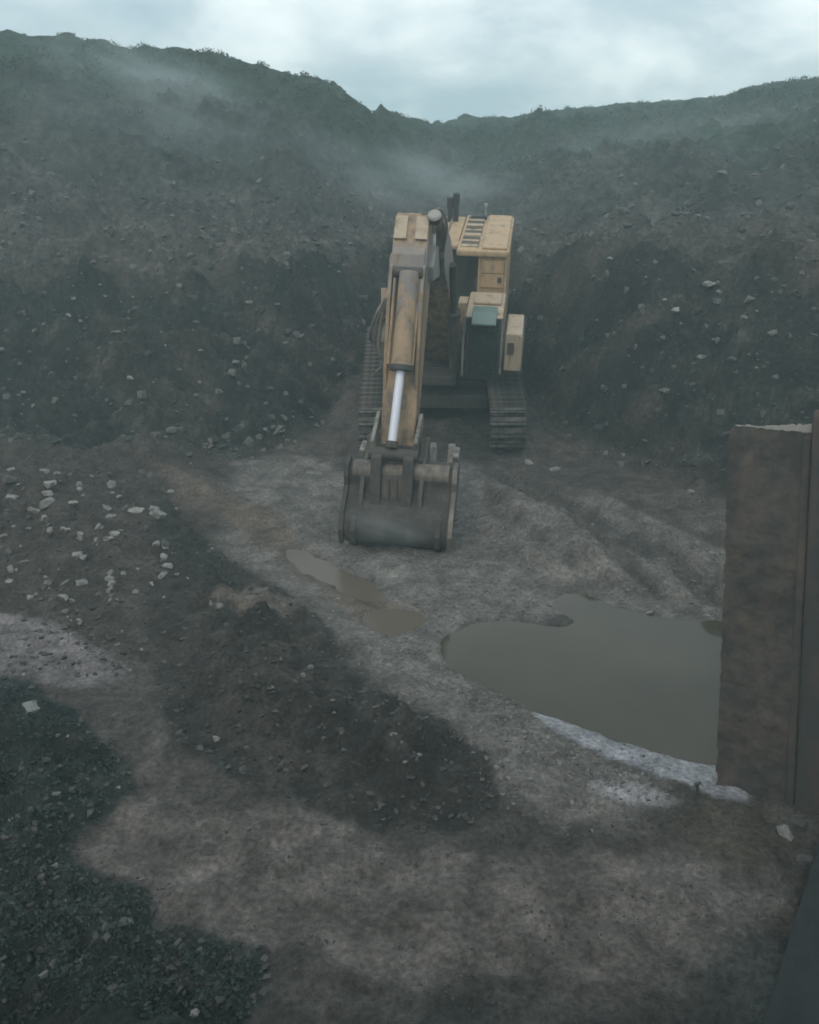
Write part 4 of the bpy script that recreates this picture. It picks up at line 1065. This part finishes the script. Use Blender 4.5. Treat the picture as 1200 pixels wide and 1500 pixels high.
# ------------------------------------------------------------------ one dark leaning bush on the right wall, a stick by the pool
p0 = Vector(hit(858, 512)); p1 = p0 + Vector((0.45, 0.75, 1.15))
bush = tag(empty('bush', p0), 'narrow dark green bush leaning up the wall right of the cab', 'bush')
MB().tube([Vector((0, 0, -0.15)), (p1 - p0) * 0.5 + Vector((0.05, -0.1, 0.0)), (p1 - p0)], 0.035, 7).build('stem', 'dark', bush)
r14 = random.Random(14)
cs = []
for k in range(26):
    t_ = k / 25; c = (p1 - p0) * t_ * 1.05
    cs.append((c.x + r14.uniform(-0.09, 0.09), c.y - 0.12 + r14.uniform(-0.08, 0.08), c.z + r14.uniform(-0.05, 0.08), 0.10 + 0.13 * sin(pi * min(1, t_ * 0.8 + 0.15))))
v, f = leaves(cs, 0.16, 34, 15, 1.0)
o = link(bpy.data.objects.new('foliage', np_mesh('foliage', v, f, M['weed'], False)), bush)
p = Vector(hit(1020, 1162))
st = MB().tube([(0, 0, -0.1), (0.01, 0, 0.05), (0.0, 0.01, 0.14)], 0.018, 7).cyl((-0.035, 0, 0.12), (0.04, 0.0, 0.15), 0.022, 0.018, 8).build('wooden_peg', 'dark')
st.location = p; tag(st, 'small dark peg standing in the shore beside the rusty panel', 'peg')

# ------------------------------------------------------------------ haze over the pit
def box_obj(name, x0, x1, y0, y1, z0, z1):
    me_ = MB().box(x0, x1, y0, y1, z0, z1); bmesh.ops.recalc_face_normals(me_.bm, faces=me_.bm.faces[:])
    me = bpy.data.meshes.new(name); me_.bm.to_mesh(me); me_.bm.free(); o = link(bpy.data.objects.new(name, me)); o['kind'] = 'stuff'; return o
ztop = max(float(GZ.max()) + 1.2, CAM_H + 1)
hz = box_obj('haze', -122, 122, -47, 94, float(GZ.min()) - 1.0, ztop)
m = bpy.data.materials.new('pit_haze'); m.use_nodes = True; m.node_tree.nodes.clear()
mo = m.node_tree.nodes.new('ShaderNodeOutputMaterial'); pv = m.node_tree.nodes.new('ShaderNodeVolumePrincipled')
pv.inputs['Color'].default_value = (0.76, 0.94, 0.93, 1); pv.inputs['Density'].default_value = 0.0054
pv.inputs['Anisotropy'].default_value = 0.15
m.node_tree.links.new(pv.outputs[0], mo.inputs['Volume']); hz.data.materials.append(m)

# ------------------------------------------------------------------ drifting dust wisps
def wisp(px, py, d, size, rot, dens, seed):
    bm = bmesh.new(); bmesh.ops.create_icosphere(bm, subdivisions=3, radius=1.0)
    me = bpy.data.meshes.new('dust_wisp'); bm.to_mesh(me); bm.free()
    o = link(bpy.data.objects.new('dust_wisp', me)); o['kind'] = 'stuff'
    o.location = pixd(px, py, d); o.scale = size; o.rotation_euler = rot
    m = bpy.data.materials.new('drifting_dust'); m.use_nodes = True; nt = m.node_tree; nt.nodes.clear()
    mo = nt.nodes.new('ShaderNodeOutputMaterial'); pv = nt.nodes.new('ShaderNodeVolumePrincipled')
    pv.inputs['Color'].default_value = (0.86, 0.93, 0.94, 1)
    tc = nt.nodes.new('ShaderNodeTexCoord')
    ln = nd(nt, 'ShaderNodeVectorMath', operation='LENGTH'); nt.links.new(tc.outputs['Object'], ln.inputs[0])
    fall = nd(nt, 'ShaderNodeMapRange'); nt.links.new(ln.outputs['Value'], fall.inputs[0])
    fall.inputs[1].default_value = 1.0; fall.inputs[2].default_value = 0.1; fall.interpolation_type = 'SMOOTHSTEP'
    mp = nd(nt, 'ShaderNodeMapping'); mp.inputs['Location'].default_value = (seed, seed * 2.3, 0); nt.links.new(tc.outputs['Object'], mp.inputs[0])
    nz = ramp(nt, noise_node(nt, mp.outputs[0], 1.7, 3, 0.55, 0.6), [(0.40, 0.0), (0.68, 1.0)])
    mu = nt.nodes.new('ShaderNodeMath'); mu.operation = 'MULTIPLY'; nt.links.new(nz, mu.inputs[0]); nt.links.new(fall.outputs[0], mu.inputs[1])
    m2 = nt.nodes.new('ShaderNodeMath'); m2.operation = 'MULTIPLY'; nt.links.new(mu.outputs[0], m2.inputs[0]); m2.inputs[1].default_value = dens
    nt.links.new(m2.outputs[0], pv.inputs['Density']); nt.links.new(pv.outputs[0], mo.inputs['Volume']); me.materials.append(m)
    return o
wisp(255, 140, 38, (7.5, 2.5, 1.9), (0, radians(22), 0), 0.45, 1.3)
wisp(640, 270, 31, (4.6, 2.0, 1.6), (0, radians(8), 0), 0.32, 4.1)
wisp(890, 320, 33, (5.5, 2.2, 1.6), (0, radians(-8), 0), 0.26, 7.7)
wisp(1060, 250, 44, (13, 4.0, 3.6), (0, radians(-5), 0), 0.20, 11.2)
wisp(330, 225, 36, (11, 3.0, 2.6), (0, radians(12), 0), 0.14, 21.7)
wisp(560, 775, 14.9, (1.5, 0.55, 0.40), (0, radians(10), 0), 0.55, 15.4)
